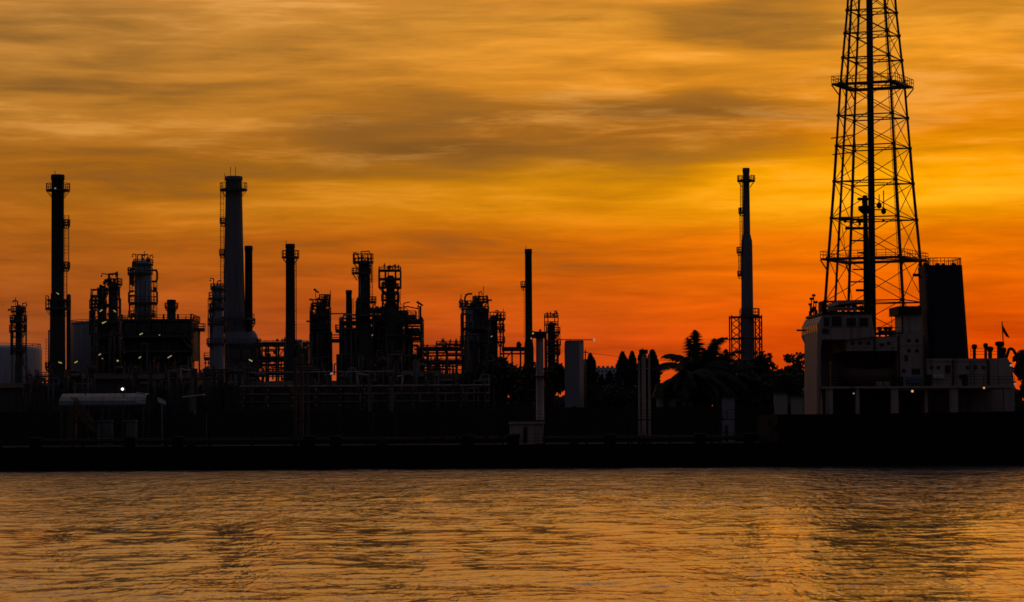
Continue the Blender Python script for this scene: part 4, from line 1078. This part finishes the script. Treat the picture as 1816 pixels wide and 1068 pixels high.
# more fittings on the accommodation block: portholes, doors, pipes, rafts, ladders
def porthole(px, py, v, r=.15):
    a = S(px, py, v); MB().cyl((a.x, v - .05, a.z), (a.x, v + .06, a.z), r, n=12).build('porthole', GLASS, ship)
    MB().ring((0, 0, 0), r, r * 1.3, .05, 12).build('porthole_rim', SHIPDARK, ship).matrix_local = Matrix.Translation((a.x, v - .03, a.z)) @ Matrix.Rotation(R_(90), 4, 'X')
for x in (1512, 1526, 1540, 1576): porthole(x, 609, .6)
for x in (1612, 1626): porthole(x, 604, .9); porthole(x, 622, .9)
for x in (1652, 1664, 1716, 1744): porthole(x, 652, 1.2)
for x, y0, y1, v in ((1648, 664, 686, 1.2), (1711, 664, 685, 1.2), (1597, 668, 690, .9)): ub('door', SHIPDARK, x - 5, y0, x + 5, y1, v - .06, v)
for x, y0, y1, v in ((1594, 594, 690, .75), (1639, 594, 690, .75), (1551, 597, 622, .45), (1690, 638, 684, 1.05), (1752, 638, 684, 1.05), (1600, 560, 594, 3.9)):
    a, b = S(x, y0, v), S(x, y1, v); MB().cyl((a.x, v, a.z), (a.x, v, b.z), .08, n=6).build('down_pipe', SHIPDARK, ship)
for x in (1560, 1574): 
    a = S(x, 682, .6); MB().cyl((a.x - .35, .9, a.z), (a.x + .35, .9, a.z), .3, n=12).build('life_raft', CREAM, ship)
for x, y0, y1, v in ((1584, 560, 597, .5), (1498, 604, 690, 3.0), (1724, 640, 684, 1.0)):
    a, b = S(x, y0, v), S(x, y1, v); m = MB()
    for s_ in (-.2, .2): m.cyl((a.x + s_, v, a.z), (a.x + s_, v, b.z), .03, n=4)
    for q in range(int((a.z - b.z) / .3)): m.cyl((a.x - .2, v, b.z + .3 * q), (a.x + .2, v, b.z + .3 * q), .02, n=4)
    m.build('ladder', SHIPDARK, ship)
for y_, x0, x1, v in ((612, 1594, 1640, .86), (640, 1643, 1784, 1.16), (664, 1643, 1784, 1.17), (616, 1501, 1591, .56), (588, 1602, 1635, 3.96)):
    a, b = S(x0, y_, v), S(x1, y_, v); MB().span((a.x, v - .03, a.z - .05), (b.x, v + .03, a.z + .05)).build('plate_seam', CREAM, ship)
for k, (x, y_) in enumerate(((1478, 552), (1494, 549), (1516, 550), (1527, 551), (1545, 548))):
    a = S(x, y_, 3 + k); MB().lathe((a.x, 3 + k), [(S(x, 556, 3 + k).z, .12), (a.z, .12), (a.z + .02, .34), (a.z + .35, .38), (a.z + .55, .1)], 10).build('searchlight', SHIPDARK, ship)
for k, (x0, x1) in enumerate(((1552, 1600), (1560, 1590))):
    a, b = S(x0, 592 - 4 * k, 3), S(x1, 592 - 4 * k, 3); MB().cyl((a.x, 3 + k, a.z), (b.x, 3 + k, a.z), .16, n=8).build('roof_pipe', SHIPDARK, ship)
# ------------------------------------------------------------------ the far bank
GROUND = material('river_bank_ground', (0.07, 0.065, 0.055), 0.95, 0, 0.35, 0.2, 0, 0.3)
LEAF = material('dark_leaves', (0.045, 0.060, 0.028), 0.7, 0, 0.4, 0.7)
LEAF2 = material('cypress_leaves', (0.035, 0.050, 0.028), 0.75, 0, 0.4, 0.9)
PALM = material('palm_leaves', (0.035, 0.045, 0.020), 0.85, 0, 0.35, 0.8)
BARK = material('bark', (0.09, 0.07, 0.05), 0.9, 0, 0.35, 3.0, 0, 0.3)
HOUSEROOF = material('roof_tiles', (0.16, 0.08, 0.06), 0.8, 0, 0.3, 1.0)
PLASTER = material('plaster', (0.42, 0.38, 0.32), 0.85, 0, 0.15, 0.4, 0.4, 0, (0.15, 0.13, 0.11))
SLAB = material('slab_concrete', (0.28, 0.265, 0.275), 0.8, 0, 0.12, 0.25, 0.3, 0, (0.2, 0.2, 0.2))
m = MB(); sl = math.tan(SROT); q0 = 322.5
edge = lambda x: q0 + sl * x
m.add([(-9000, edge(-400), GZ), (-400, edge(-400), GZ), (400, edge(400), GZ), (9000, edge(400), GZ), (9000, 15000, GZ), (-9000, 15000, GZ),
       (-9000, edge(-400), -4), (-400, edge(-400), -4), (400, edge(400), -4), (9000, edge(400), -4)],
      [(0, 1, 2, 3, 4, 5), (6, 7, 1, 0), (7, 8, 2, 1), (8, 9, 3, 2)])
structure(m.build('river_bank', GROUND))

# concrete flood wall along the bank
def fw(label, x0, x1, ytop, d):
    t = Thing('flood_wall', label, 'wall', (x0 + x1) / 2, d, 'flood walls on the far bank')
    h = t.z(ytop); n = max(1, int((x1 - x0) / 62))
    for k in range(n):
        a, b = x0 + (x1 - x0) * k / n, x0 + (x1 - x0) * (k + 1) / n
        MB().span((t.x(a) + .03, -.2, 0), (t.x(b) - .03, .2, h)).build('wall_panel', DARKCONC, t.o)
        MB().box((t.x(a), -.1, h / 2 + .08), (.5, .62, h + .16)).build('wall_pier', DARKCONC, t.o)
    return t
fw('dark concrete flood wall behind the jetty shelter and loading pipes', -40, 880, 728, 344)
fw('dark concrete flood wall in front of the cypresses and the tiled house', 884, 1420, 722, 348)

# low process sheds that close the foot of the works
def shed(label, x0, x1, yeave, yridge, d, depth=14, mat=STEEL, name='process_shed', roofm=None):
    t = Thing(name, label, 'shed', (x0 + x1) / 2, d, 'low sheds of the refinery')
    a, b, ze, zr = t.x(x0), t.x(x1), t.z(yeave), t.z(yridge)
    n = max(2, int((x1 - x0) / 26))
    for k in range(n): MB().span((a + (b - a) * k / n + .02, 0, 0), (a + (b - a) * (k + 1) / n - .02, .25, ze)).build('wall_panel', mat, t.o)
    MB().span((a, .3, 0), (b, depth, ze - .02)).build('wall', mat, t.o)
    o = .5
    MB().add([(a - o, -o, ze), (b + o, -o, ze), (b + o, depth / 2, zr), (a - o, depth / 2, zr), (b + o, depth + o, ze), (a - o, depth + o, ze)], [(0, 1, 2, 3), (3, 2, 4, 5), (1, 4, 2), (0, 3, 5), (0, 5, 4, 1)]).build('roof', roofm or TAR, t.o)
    for k in range(max(1, n // 2)):
        x = a + (b - a) * (k + .5) / max(1, n // 2); MB().span((x - .9, -.06, 0), (x + .9, -.01, min(2.6, ze * .7))).build('door', BLACKM, t.o)
    for k in range(n // 3): 
        x = a + (b - a) * (k + .7) / max(1, n // 3); MB().lathe((x, depth * .5), [(zr - .3, .35), (zr + .5, .35), (zr + .55, .6), (zr + .9, .5), (zr + 1.0, .1)], 10).build('roof_vent', STEEL, t.o)
    return t
shed('long low dark shed in front of the pale storage tank', -60, 88, 688, 678, 400)
shed('low dark shed below the dark boxy furnace', 118, 350, 672, 660, 405)
shed('low dark shed below the thick tapered chimney', 352, 470, 684, 676, 408)
shed('low dark shed below the slim chimney and the stout column', 474, 606, 684, 674, 404)
shed('low dark shed below the tangled steel structure', 610, 770, 668, 656, 402)
shed('low dark shed below the bent pipe column', 774, 900, 676, 662, 406)

# loading pipe rack on the jetty, with level pipes
t = Thing('jetty_pipe_rack', 'low jetty pipe rack with long level pipes behind the brown derrick posts', 'pipe rack', 640, 352)
xs = [430 + k * 43 for k in range(11)]
for x in xs:
    for y in (-1.2, 1.2): t.post(x, 686, None, 3.2, y)
for py in (690, 704, 718):
    m = MB()
    for x in xs: m.box((t.x(x), 0, t.z(py)), (.22, 2.8, .22))
    m.build('cross_arm', STEEL, t.o)
for k, (py, y, w, mt_) in enumerate(((688, -1, 3, RUST), (688, -.3, 4.5, STEEL), (688, .5, 5, STEEL), (702, -1, 4, STEEL), (702, 0, 5, RUST), (702, .8, 4, STEEL), (716, -.8, 5, STEEL), (716, .2, 5, RUST))):
    t.pipe([(426, py - w / 2, y), (868, py - w / 2, y)], w, mt_)
for k, x in enumerate((474, 560, 640, 662, 700, 745, 790, 826)): t.pipe([(x, 700, -1.5), (x, 735 - 5 * (k % 3), -1.5), (x + 12, 738, -1.5)], 4, PLANTMATS[k % 3], 'drop_pipe')
t.valves(440, 860, 690, 14, -1, seed=91); t.pipe([(436, 660, 1.2), (700, 659, 1.2)], 2.2, GALV)
for x in (438, 520, 610, 698): t.post(x, 658, 690, 2.4, 1.2)
# loading arms
def loading_arm(label, x, ytop, lean, d=338):
    t = Thing('loading_arm', label, 'loading arm', x, d, 'loading arms on the jetty')
    t.shell([(ytop, 4.5), (ytop + 6, 5.5), (740, 5.5)], PAINTED, 'riser', n=12)
    t.pipe([(x, ytop + 3, 0), (x - lean, ytop - 2 + abs(lean) * .05, 0)], 4, GALV, 'boom'); t.pipe([(x - lean, ytop - 2, 0), (x - lean * .86, ytop + 34, 0)], 3, GALV, 'outer_arm')
    t.block(x + 2, ytop - 2, x + 10, ytop + 8, 0, .8, STEEL, 'counterweight')
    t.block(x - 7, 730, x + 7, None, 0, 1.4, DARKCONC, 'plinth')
def yard(label, x0, x1, ytop, d, seed):
    t = Thing('process_skid', label, 'pipework', (x0 + x1) / 2, d, 'process skids at the foot of the units'); rg = random.Random(seed)
    n = int((x1 - x0) / 17)
    for k in range(n):
        x = x0 + (x1 - x0) * (k + rg.uniform(.2, .8)) / n; w = rg.uniform(6, 16); y = ytop + rg.uniform(0, 46); dy = rg.uniform(-1.5, 2.5)
        if k % 3 == 2:
            MB().cyl(t.L(x - 11, y + 14, dy), t.L(x + 11, y + 14, dy), w * .5 * t.s, n=12).build('drum', rg.choice(PLANTMATS), t.o); t.post(x - 7, y + 14, None, 3, dy); t.post(x + 7, y + 14, None, 3, dy)
        else:
            t.shell([(y, w * .35), (y + w * .25, w * .85), (y + w * .5, w), (y + 40, w)], rg.choice(PLANTMATS), 'vessel', x, dy, 12)
            t.valves(x - 3, x + 3, y + 1, 2, dy, seed=seed + k)
            if w > 11: t.platform(y + rg.uniform(8, 20), x - w * .8, x + w * .8, 8, dy)
    xs = [x0 + (x1 - x0) * q / 5 for q in range(6)]
    t.frame(xs[1:4], [ytop + 22, ytop + 48], (-2.4, -.6), 2.2, True, 7, STEEL, ytop + 10, seed=seed)
    t.clutter(x0, ytop + 8, x1, ytop + 70, int(n * 1.8), -3, seed, 1.6, 3.8)
    t.davit(xs[2], ytop + 22, 20, 7, -2); t.vent(xs[4], ytop + 30, 18, 6, 2.4, -1)
    return t
yard('low tangle of vessels and pipes at the foot of the tall straight left chimney', 44, 168, 646, 394, 301)
yard('low tangle of vessels and pipes in front of the dark boxy furnace', 214, 352, 640, 396, 302)
yard('low tangle of vessels and pipes in front of the thick tapered chimney', 360, 470, 640, 398, 303)
yard('low tangle of vessels and pipes below the slim chimney and stout column', 520, 612, 636, 392, 304)
yard('low tangle of vessels and pipes in front of the tangled steel structure', 620, 744, 622, 394, 305)
yard('low tangle of vessels and pipes below the bent pipe column', 752, 884, 648, 396, 306)
loading_arm('grey loading arm on the jetty beside the lit shelter roof', 340, 656, 20)
loading_arm('grey loading arm on the jetty below the basket topped column', 655, 664, 22)
loading_arm('grey loading arm on the jetty beneath the square framed column', 694, 668, -20)

# jetty shelter with lit sheet roof
t = Thing('jetty_shelter', 'low jetty shelter with pale curved sheet roof and one bright white floodlight', 'shelter', 188, 334)
xa, xb = 110, 262; n = 8
for k in range(n):
    x0, x1 = xa + (xb - xa) * k / n, xa + (xb - xa) * (k + 1) / n
    m = MB(); vs = []
    prof = [(-2.6, 718), (-2.2, 711), (-1.2, 704), (0, 699), (1.2, 698), (2.4, 700)]
    for y, py in prof:
        for x in (x0 + .25, x1 - .25): vs.append((t.x(x), y, t.z(py)))
    for y, py in prof:
        for x in (x0 + .25, x1 - .25): vs.append((t.x(x), y, t.z(py) - .08))
    q = len(prof); fs = []
    for j in range(q - 1): fs += [(2 * j, 2 * j + 1, 2 * j + 3, 2 * j + 2), (2 * q + 2 * j + 2, 2 * q + 2 * j + 3, 2 * q + 2 * j + 1, 2 * q + 2 * j), (2 * j, 2 * j + 2, 2 * q + 2 * j + 2, 2 * q + 2 * j), (2 * j + 1, 2 * q + 2 * j + 1, 2 * q + 2 * j + 3, 2 * j + 3)]
    fs += [(0, 2 * q, 2 * q + 1, 1), (2 * q - 2, 2 * q - 1, 4 * q - 1, 4 * q - 2)]
    m.add(vs, fs); m.build('roof_panel', ROOFM, t.o)
for k in range(5):
    x = xa + 4 + (xb - xa - 8) * k / 4
    for y in (-2.2, 2.2): t.post(x, 712 if y < 0 else 702, None, 3.4, y, STEEL)
t.beam((xa, 713, -2.2), (xb, 713, -2.2), 3); t.beam((xa, 702, 2.2), (xb, 702, 2.2), 3)
for k, (y0, y1) in enumerate(((696, 700), (704, 707.5), (711, 714))): MB().add([t.L(247, y0, -2.9), t.L(264, y0 + 3, -2.9), t.L(264, y1 + 3, -2.9), t.L(247, y1, -2.9), t.L(247, y0, -2.82), t.L(264, y0 + 3, -2.82), t.L(264, y1 + 3, -2.82), t.L(247, y1, -2.82)], [(3, 2, 1, 0), (4, 5, 6, 7), (0, 1, 5, 4), (1, 2, 6, 5), (2, 3, 7, 6), (3, 0, 4, 7)]).build('louvre', WHITE, t.o)
p = t.L(220, 691, -1.4)
o = MB().cyl(t.L(220, 702, -.6), t.L(220, 690, -.6), .07, n=6).box(p + Vector((0, .35, .05)), (.55, .5, .5)).build('floodlight', STEEL, t.o)
MB().cyl(p + Vector((0, .02, .02)), p + Vector((0, .09, .02)), .14, n=16).build('lens', BRIGHT, o)
for x in (154, 197):
    o = MB().cyl(t.L(x, 702, -.9), t.L(x, 692, -.9), .05, n=5).box(t.L(x, 692, -1.3), (1.5, .8, .05)).box(t.L(x, 692, -1.68) + Vector((0, 0, -.14)), (1.5, .04, .24)).build('strip_light', STEEL, t.o)
    MB().box(t.L(x, 692, -1.3) + Vector((0, 0, -.075)), (1.3, .5, .02)).build('lens', COOL, o)
t.block(172, 744, 197, None, 1, 2, GALV, 'cabinet'); t.block(216, 744, 240, None, 1, 2, GALV, 'cabinet')
t.stairs(172, 766, 134, 720, -2.9)
t = Thing('gangway', 'short brown boarding gangway sloping under the pale shelter roof', 'gangway', 150, 326, z0=GZ)
a, b = t.L(134, 722, 0), t.L(168, 766, 0); a.z = max(a.z, 1.2)
m = MB()
for yy in (-.5, .5):
    m.cyl(a + Vector((0, yy, 0)), b + Vector((0, yy, 0)), .12, n=6); m.cyl(a + Vector((0, yy, 1.1)), b + Vector((0, yy, 1.1)), .05, n=5)
    for q in range(6): p = a.lerp(b, q / 5); m.cyl(p + Vector((0, yy, 0)), p + Vector((0, yy, 1.1)), .045, n=4)
m.build('side_frame', BROWN, t.o)
for q in range(12): MB().box(a.lerp(b, (q + .5) / 12), (.30, 1.0, .06)).build('tread', BROWN, t.o)
MB().span((a.x - .8, -.7, 0), (a.x + .1, .7, a.z)).build('landing_tower', BROWN, t.o)
t = Thing('jetty_bench_roof', 'narrow pale canopy strip on one post beside the tall loading arm', 'canopy', 345, 333)
MB().add([t.L(324, 703, -.6), t.L(362, 699, -.6), t.L(362, 699, .8), t.L(324, 703, .8), t.L(324, 705, -.6), t.L(362, 701, -.6), t.L(362, 701, .8), t.L(324, 705, .8)], [(0, 1, 2, 3), (7, 6, 5, 4), (0, 4, 5, 1), (1, 5, 6, 2), (2, 6, 7, 3), (3, 7, 4, 0)]).build('canopy', WHITE, t.o)
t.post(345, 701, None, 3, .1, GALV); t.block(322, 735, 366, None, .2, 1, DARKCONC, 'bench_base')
t = Thing('navigation_sign', 'small white slanted board on a post right of the shelter roof', 'sign', 287, 331)
t.post(287, 706, None, 2.6, .2, GALV); MB().add([t.L(279, 704, 0), t.L(294, 712, 0), t.L(294, 718, 0), t.L(280, 713, 0), t.L(279, 704, .08), t.L(294, 712, .08), t.L(294, 718, .08), t.L(280, 713, .08)], [(3, 2, 1, 0), (4, 5, 6, 7), (0, 1, 5, 4), (1, 2, 6, 5), (2, 3, 7, 6), (3, 0, 4, 7)]).build('board', WHITE, t.o)

# grey slab tower with a boom and lamp
t = Thing('slab_tower', 'plain grey slab tower with thin roof boom and a small lamp beside the cypresses', 'tower', 1018, 372)
MB().add([(t.x(1001), -.2, 0), (t.x(1027), -1.4, 0), (t.x(1036), 2.2, 0), (t.x(1010), 3.4, 0)] + [(t.x(1001), -.2, t.z(607)), (t.x(1027), -1.4, t.z(605)), (t.x(1036), 2.2, t.z(604)), (t.x(1010), 3.4, t.z(606))], [(3, 2, 1, 0), (4, 5, 6, 7), (0, 1, 5, 4), (1, 2, 6, 5), (2, 3, 7, 6), (3, 0, 4, 7)]).build('tower_wall', SLAB, t.o)
t.platform(605, 1003, 1034, 0, 1, False, depth=2.6, th=1.6)
o = t.pipe([(992, 602, 1), (1054, 603, 1)], 1.6, STEEL, 'boom'); p = t.L(1054, 605, .8)
MB().cyl(p, p + Vector((0, .1, .3)), .12, n=8).build('lamp_bulb', PALE, o)
t.post(1012, 601, 606, 1.6, 1)

# overhead cable between two poles
def pole(label, x, ytop, d):
    t = Thing('utility_pole', label, 'pole', x, d, 'utility poles'); t.shell([(ytop, 2.2), (700, 3.2)], STEEL, 'shaft', n=8); t.beam((x - 5, ytop + 4, 0), (x + 5, ytop + 4, 0), 1.6, STEEL, 'cross_arm'); return t
pole('slim utility pole beside the grey slab tower', 1038, 621, 378); pole('slim utility pole hidden in the palm crowns', 1292, 636, 378)
a, b = P(1038, 625, 378), P(1292, 641, 378); m = MB()
pts = [a.lerp(b, k / 16) - Vector((0, 0, 1.1 * (1 - (2 * k / 16 - 1) ** 2) * .35)) for k in range(17)]
root = pts[0].copy(); m.tube([p - root for p in pts], .035, 4); c = m.build('overhead_cable', BLACKM); c.location = root
tag(c, 'thin overhead cable strung from slab tower pole to the palms', 'cable')

# distant apartment block and low block
def apartment(label, x0, x1, y0, d, depth, seed):
    t = Thing('apartment_block', label, 'building', (x0 + x1) / 2, d, 'far apartment blocks')
    t.block(x0, y0, x1, None, depth / 2, depth, TANK, 'wall')
    for k in range(5): x = x0 + (x1 - x0) * (k + .5) / 5; MB().span((t.x(x - 2), 1, t.z(y0)), (t.x(x + 2), 5, t.z(y0 - 3))).build('roof_room', SLAB, t.o)
    for k in range(6):
        for j in range(7):
            x = x0 + (x1 - x0) * (k + .5) / 6; y = y0 + 5 + j * 6
            MB().span((t.x(x - 1.6), -.05, t.z(y + 3.2)), (t.x(x + 1.6), .02, t.z(y))).build('window', GLASS, t.o)
apartment('pale far apartment block seen between the cypress trees', 1058, 1098, 652, 900, 14, 1)
apartment('pale far block with roof rooms beside the grey slab tower', 1034, 1056, 640, 940, 12, 2)

# tiled house by the palm
t = Thing('tiled_house', 'low house with a dark tiled gable roof left of the palms', 'house', 1200, 362)
x0, x1 = 1160, 1262
n = 4
MB().span((t.x(x0 + 8), 0, 0), (t.x(x1 - 8), 7, t.z(700))).build('wall', PLASTER, t.o)
a = .4
MB().add([(t.x(x0), -a, t.z(704)), (t.x(x1), -a, t.z(704)), (t.x(x1), 3.5, t.z(677)), (t.x(x0 + 6), 3.5, t.z(680)), (t.x(x1), 7 + a, t.z(704)), (t.x(x0), 7 + a, t.z(704))], [(0, 1, 2, 3), (3, 2, 4, 5), (1, 4, 2), (0, 3, 5), (0, 5, 4, 1)]).build('roof', HOUSEROOF, t.o)
for j in range(7):
    f_ = (j + .5) / 7; y = -a + (3.5 + a) * f_; z = t.z(704) + (t.z(677.5) - t.z(704)) * f_
    MB().box((t.x((x0 + x1) / 2 + 3 * f_), y, z + .04), (t.x(x1) - t.x(x0) - .3, .5, .08)).build('tile_course', HOUSEROOF, t.o)
for x in (1180, 1203, 1232): MB().span((t.x(x - 5), -.05, t.z(732)), (t.x(x + 5), .02, t.z(712))).build('window', GLASS, t.o)
# pale huts under the palms
def hut(label, x0, x1, y0, d, mat):
    t = Thing('bank_hut', label, 'hut', (x0 + x1) / 2, d, 'huts on the bank')
    t.block(x0, y0, x1, None, 1.2, 2.4, mat, 'wall'); MB().span((t.x(x0 - 1.5), -.3, t.z(y0) + .01), (t.x(x1 + 1.5), 2.7, t.z(y0 - 1.8))).build('roof', STEEL, t.o)
    MB().span((t.x(x0 + 3), -.05, 0), (t.x(x0 + 9), -.01, 2.0)).build('door', BLACKM, t.o)
hut('small pale grey hut under the palm crowns', 1281, 1302, 706, 344, CLAD)
hut('narrow cream hut under the round crowned tree', 1374, 1396, 698, 346, PLASTER)
hut('low cream hut between the round crowned tree and the bridge house', 1402, 1424, 704, 346, PLASTER)

# ------------------------------------------------------------------ trees
def leaves(n, pts_fn, size, seed, elong=1.6):
    rg = np.random.default_rng(seed)
    c = pts_fn(rg, n)
    d = rg.normal(size=(n, 3)); d /= np.linalg.norm(d, axis=1)[:, None]
    e = rg.normal(size=(n, 3)); e -= d * (e * d).sum(1)[:, None]; e /= np.linalg.norm(e, axis=1)[:, None]
    s = size * rg.uniform(.6, 1.4, n)[:, None]
    v = np.stack([c - d * s * elong * .5, c + e * s * .5, c + d * s * elong * .5, c - e * s * .5], 1).reshape(-1, 3)
    return v, np.arange(4 * n).reshape(-1, 4)
def leaf_obj(name, v, f, mat, parent):
    me = bpy.data.meshes.new(name); me.from_pydata(v.tolist(), [], f.tolist()); me.update(); me.materials.append(mat)
    o = bpy.data.objects.new(name, me); scene.collection.objects.link(o); o.parent = parent; return o
def tree(label, x, ytop, ybot, w, d, seed, kind='round', n=3200, group='trees on the far bank', name='broadleaf_tree', leaf=.42):
    t = Thing(name, label, 'tree', x, d, group)
    zt, zb, hw = t.z(ytop), max(.6, t.z(ybot)), w / 2 * t.s; rg = random.Random(seed)
    m = MB(); ht = zt - zb
    m.lathe((0, 0), [(0, .05 * hw + .22), (zb * .6, .04 * hw + .16), (zb + ht * .35, .12), (zb + ht * (.9 if kind != 'round' else .6), .04)], 8)
    tips = []
    if kind == 'round':
        for q in range(9):
            a = rg.uniform(0, 6.28); p0 = Vector((0, 0, zb * .7 + ht * rg.uniform(0, .35))); p1 = Vector((math.cos(a) * hw * .75, math.sin(a) * hw * .75, zb + ht * rg.uniform(.3, .85)))
            mid = p0.lerp(p1, .5) + Vector((0, 0, .3)); m.cyl(p0, mid, .11, .07, n=6); m.cyl(mid, p1, .07, .025, n=5); tips += [p1, mid.lerp(p1, .5)]
    m.build('trunk', BARK, t.o)
    if kind == 'round':
        cl = [(p, rg.uniform(.25, .42) * hw) for p in tips] + [(Vector((rg.uniform(-.6, .6) * hw, rg.uniform(-.6, .6) * hw, zb + ht * rg.uniform(.15, .9))), rg.uniform(.2, .38) * hw) for q in range(13)]
        def fn(g, k):
            i = g.integers(0, len(cl), k); c = np.array([list(cl[j][0]) for j in range(len(cl))])[i]; r = np.array([cl[j][1] for j in range(len(cl))])[i]
            u = g.normal(size=(k, 3)); u /= np.linalg.norm(u, axis=1)[:, None]
            p = c + u * (r * g.random(k) ** .45)[:, None] * np.array([1.1, 1.1, .75]); p[:, 2] = np.minimum(p[:, 2], zt + .25); return p
    else:
        ph = rg.uniform(0, 6.28)
        def fn(g, k):
            h = g.random(k) ** 1.15; a = g.random(k) * 6.283
            env = np.clip((1 - h) * 3.6, 0, 1) ** .8 * (.55 + .45 * np.clip(h * 6, 0, 1)) * (1 + .18 * np.sin(h * 23 + ph + 2 * a))
            r = hw * env * g.random(k) ** .4
            return np.stack([r * np.cos(a), r * np.sin(a), zb + ht * h], 1)
    v, f = leaves(n, fn, leaf, seed)
    leaf_obj('crown', v, f, LEAF2 if kind == 'cone' else LEAF, t.o)
    return t
for k, (x, yt, w, lab) in enumerate(((1047, 629, 22, 'slim pointed cypress tree beside the grey slab tower'), (1081, 661, 18, 'small pointed cypress tree before the far apartment block'),
        (1104, 626, 24, 'tall cypress tree at the left of the hose crane posts'), (1121, 625, 20, 'cypress tree touching the thin left hose crane post'),
        (1139, 621, 22, 'blunt topped cypress tree directly behind the hose crane posts'), (1157, 622, 28, 'broad cypress tree between the hose crane posts and the tiled house'),
        (1066, 668, 16, 'short cypress tree left of the far apartment block'))):
    tree(lab, x, yt, 728, w, 382 + 3 * k, 100 + k, 'cone', 2600, 'row of cypress trees', 'cypress_tree', .36)
tree('dark bushy tree below the needle chimney and the cream mast', 905, 634, 720, 110, 400, 120, n=3600)
tree('dark bushy tree between the cream mast and grey slab tower', 968, 640, 722, 84, 396, 121, n=3200)
tree('low bushy tree left of the dark trees by the needle chimney', 850, 652, 722, 80, 398, 122, n=2600)
tree('low bushy tree at the foot of the cypress row', 1100, 684, 732, 100, 374, 123, n=2600)
tree('round crowned airy tree between the lattice based chimney and the bridge house', 1386, 622, 706, 92, 366, 124, n=2300, leaf=.34)
tree('dense low tree under the round crowned airy tree', 1372, 654, 730, 116, 360, 125, n=4600)
tree('dense low tree at the foot of the lattice based chimney', 1318, 640, 728, 100, 368, 126, n=4400)
tree('dense low tree below the leaning palm fronds', 1252, 650, 730, 104, 358, 127, n=3200)
tree('dense tree filling the gap right of the lattice based chimney', 1352, 645, 728, 84, 372, 131, n=4200)
tree('dark tree rising behind the stern ensign', 1822, 612, 720, 60, 372, 128, n=2600)
tree('low dark tree behind the stern deck vents', 1752, 650, 720, 80, 378, 129, n=2400)
def palm(label, x, ycrown, d, ln, seed, nf=20, lean=0.0, spread=(10, 82)):
    t = Thing('palm_tree', label, 'palm', x, d, 'palms on the far bank'); rg = random.Random(seed); h = t.z(ycrown); L_ = ln * t.s
    m = MB(); pts = [Vector((lean * (q / 8) ** 2, 0, h * q / 8)) for q in range(9)]
    for q in range(8): m.cyl(pts[q], pts[q + 1], .24 - .012 * q, .23 - .012 * q, n=10)
    m.build('trunk', BARK, t.o); c = pts[-1]
    for q in range(nf):
        az = q * 2.4 + rg.uniform(-.3, .3); el = R_(rg.uniform(*spread)); l_ = L_ * rg.uniform(.8, 1.12); f = MB()
        p = c.copy(); dr = Vector((math.cos(az) * math.cos(el), math.sin(az) * math.cos(el), math.sin(el))); prev = p
        K = 20; side = Vector((-math.sin(az), math.cos(az), 0))
        for s_ in range(K):
            dr = (dr + Vector((0, 0, -.045 - .085 * s_ / K))).normalized(); nx_ = prev + dr * l_ / K
            f.cyl(prev, nx_, .045 * (1 - s_ / K) + .012, n=4, caps=False)
            ll = l_ * .26 * math.sin(math.pi * (s_ + 1.2) / (K + 1.6)) ** .6
            for sg in (-1, 1):
                for hh in (0, .5):
                    b0 = prev.lerp(nx_, hh); tip = b0 + (side * sg * .72 + dr * .62 + Vector((0, 0, -.62 + rg.uniform(-.2, .2)))).normalized() * ll * rg.uniform(.8, 1.1)
                    wv = dr * .15; f.add([b0 - wv, b0 + wv, tip], [(0, 1, 2)])
            prev = nx_
        f.build('frond', PALM, t.o)
palm('large palm with spreading fronds leaning over the tiled house roof', 1240, 668, 356, 84, 7, 42, -.3, (-8, 84))
palm('shorter palm half hidden beside the lattice based chimney', 1288, 670, 360, 56, 9, 26, .2, (-5, 78))
palm('low palm with drooping fronds beside the tiled house gable', 1218, 670, 352, 66, 13, 30, -.2, (-5, 48))
palm('middle palm between the large palm and the lattice based chimney', 1266, 664, 364, 68, 15, 36, 0, (-5, 84))
# far-off wood along the horizon
def far_wood():
    def fn(g, k):
        x = g.uniform(-260, 260, k); h = 9.5 + 1.6 * np.sin(x * .11) + 1.2 * np.sin(x * .37 + 1) + .8 * np.sin(x * .9)
        return np.stack([x, 720 + g.uniform(0, 14, k), GZ + h * g.random(k) ** .8], 1)
    v, f = leaves(26000, fn, 1.5, 77)
    o = leaf_obj('distant_wood', v, f, LEAF, None); o['kind'] = 'stuff'; o['label'] = 'far-off dark wood closing the horizon behind the works'; o['category'] = 'wood'
far_wood()
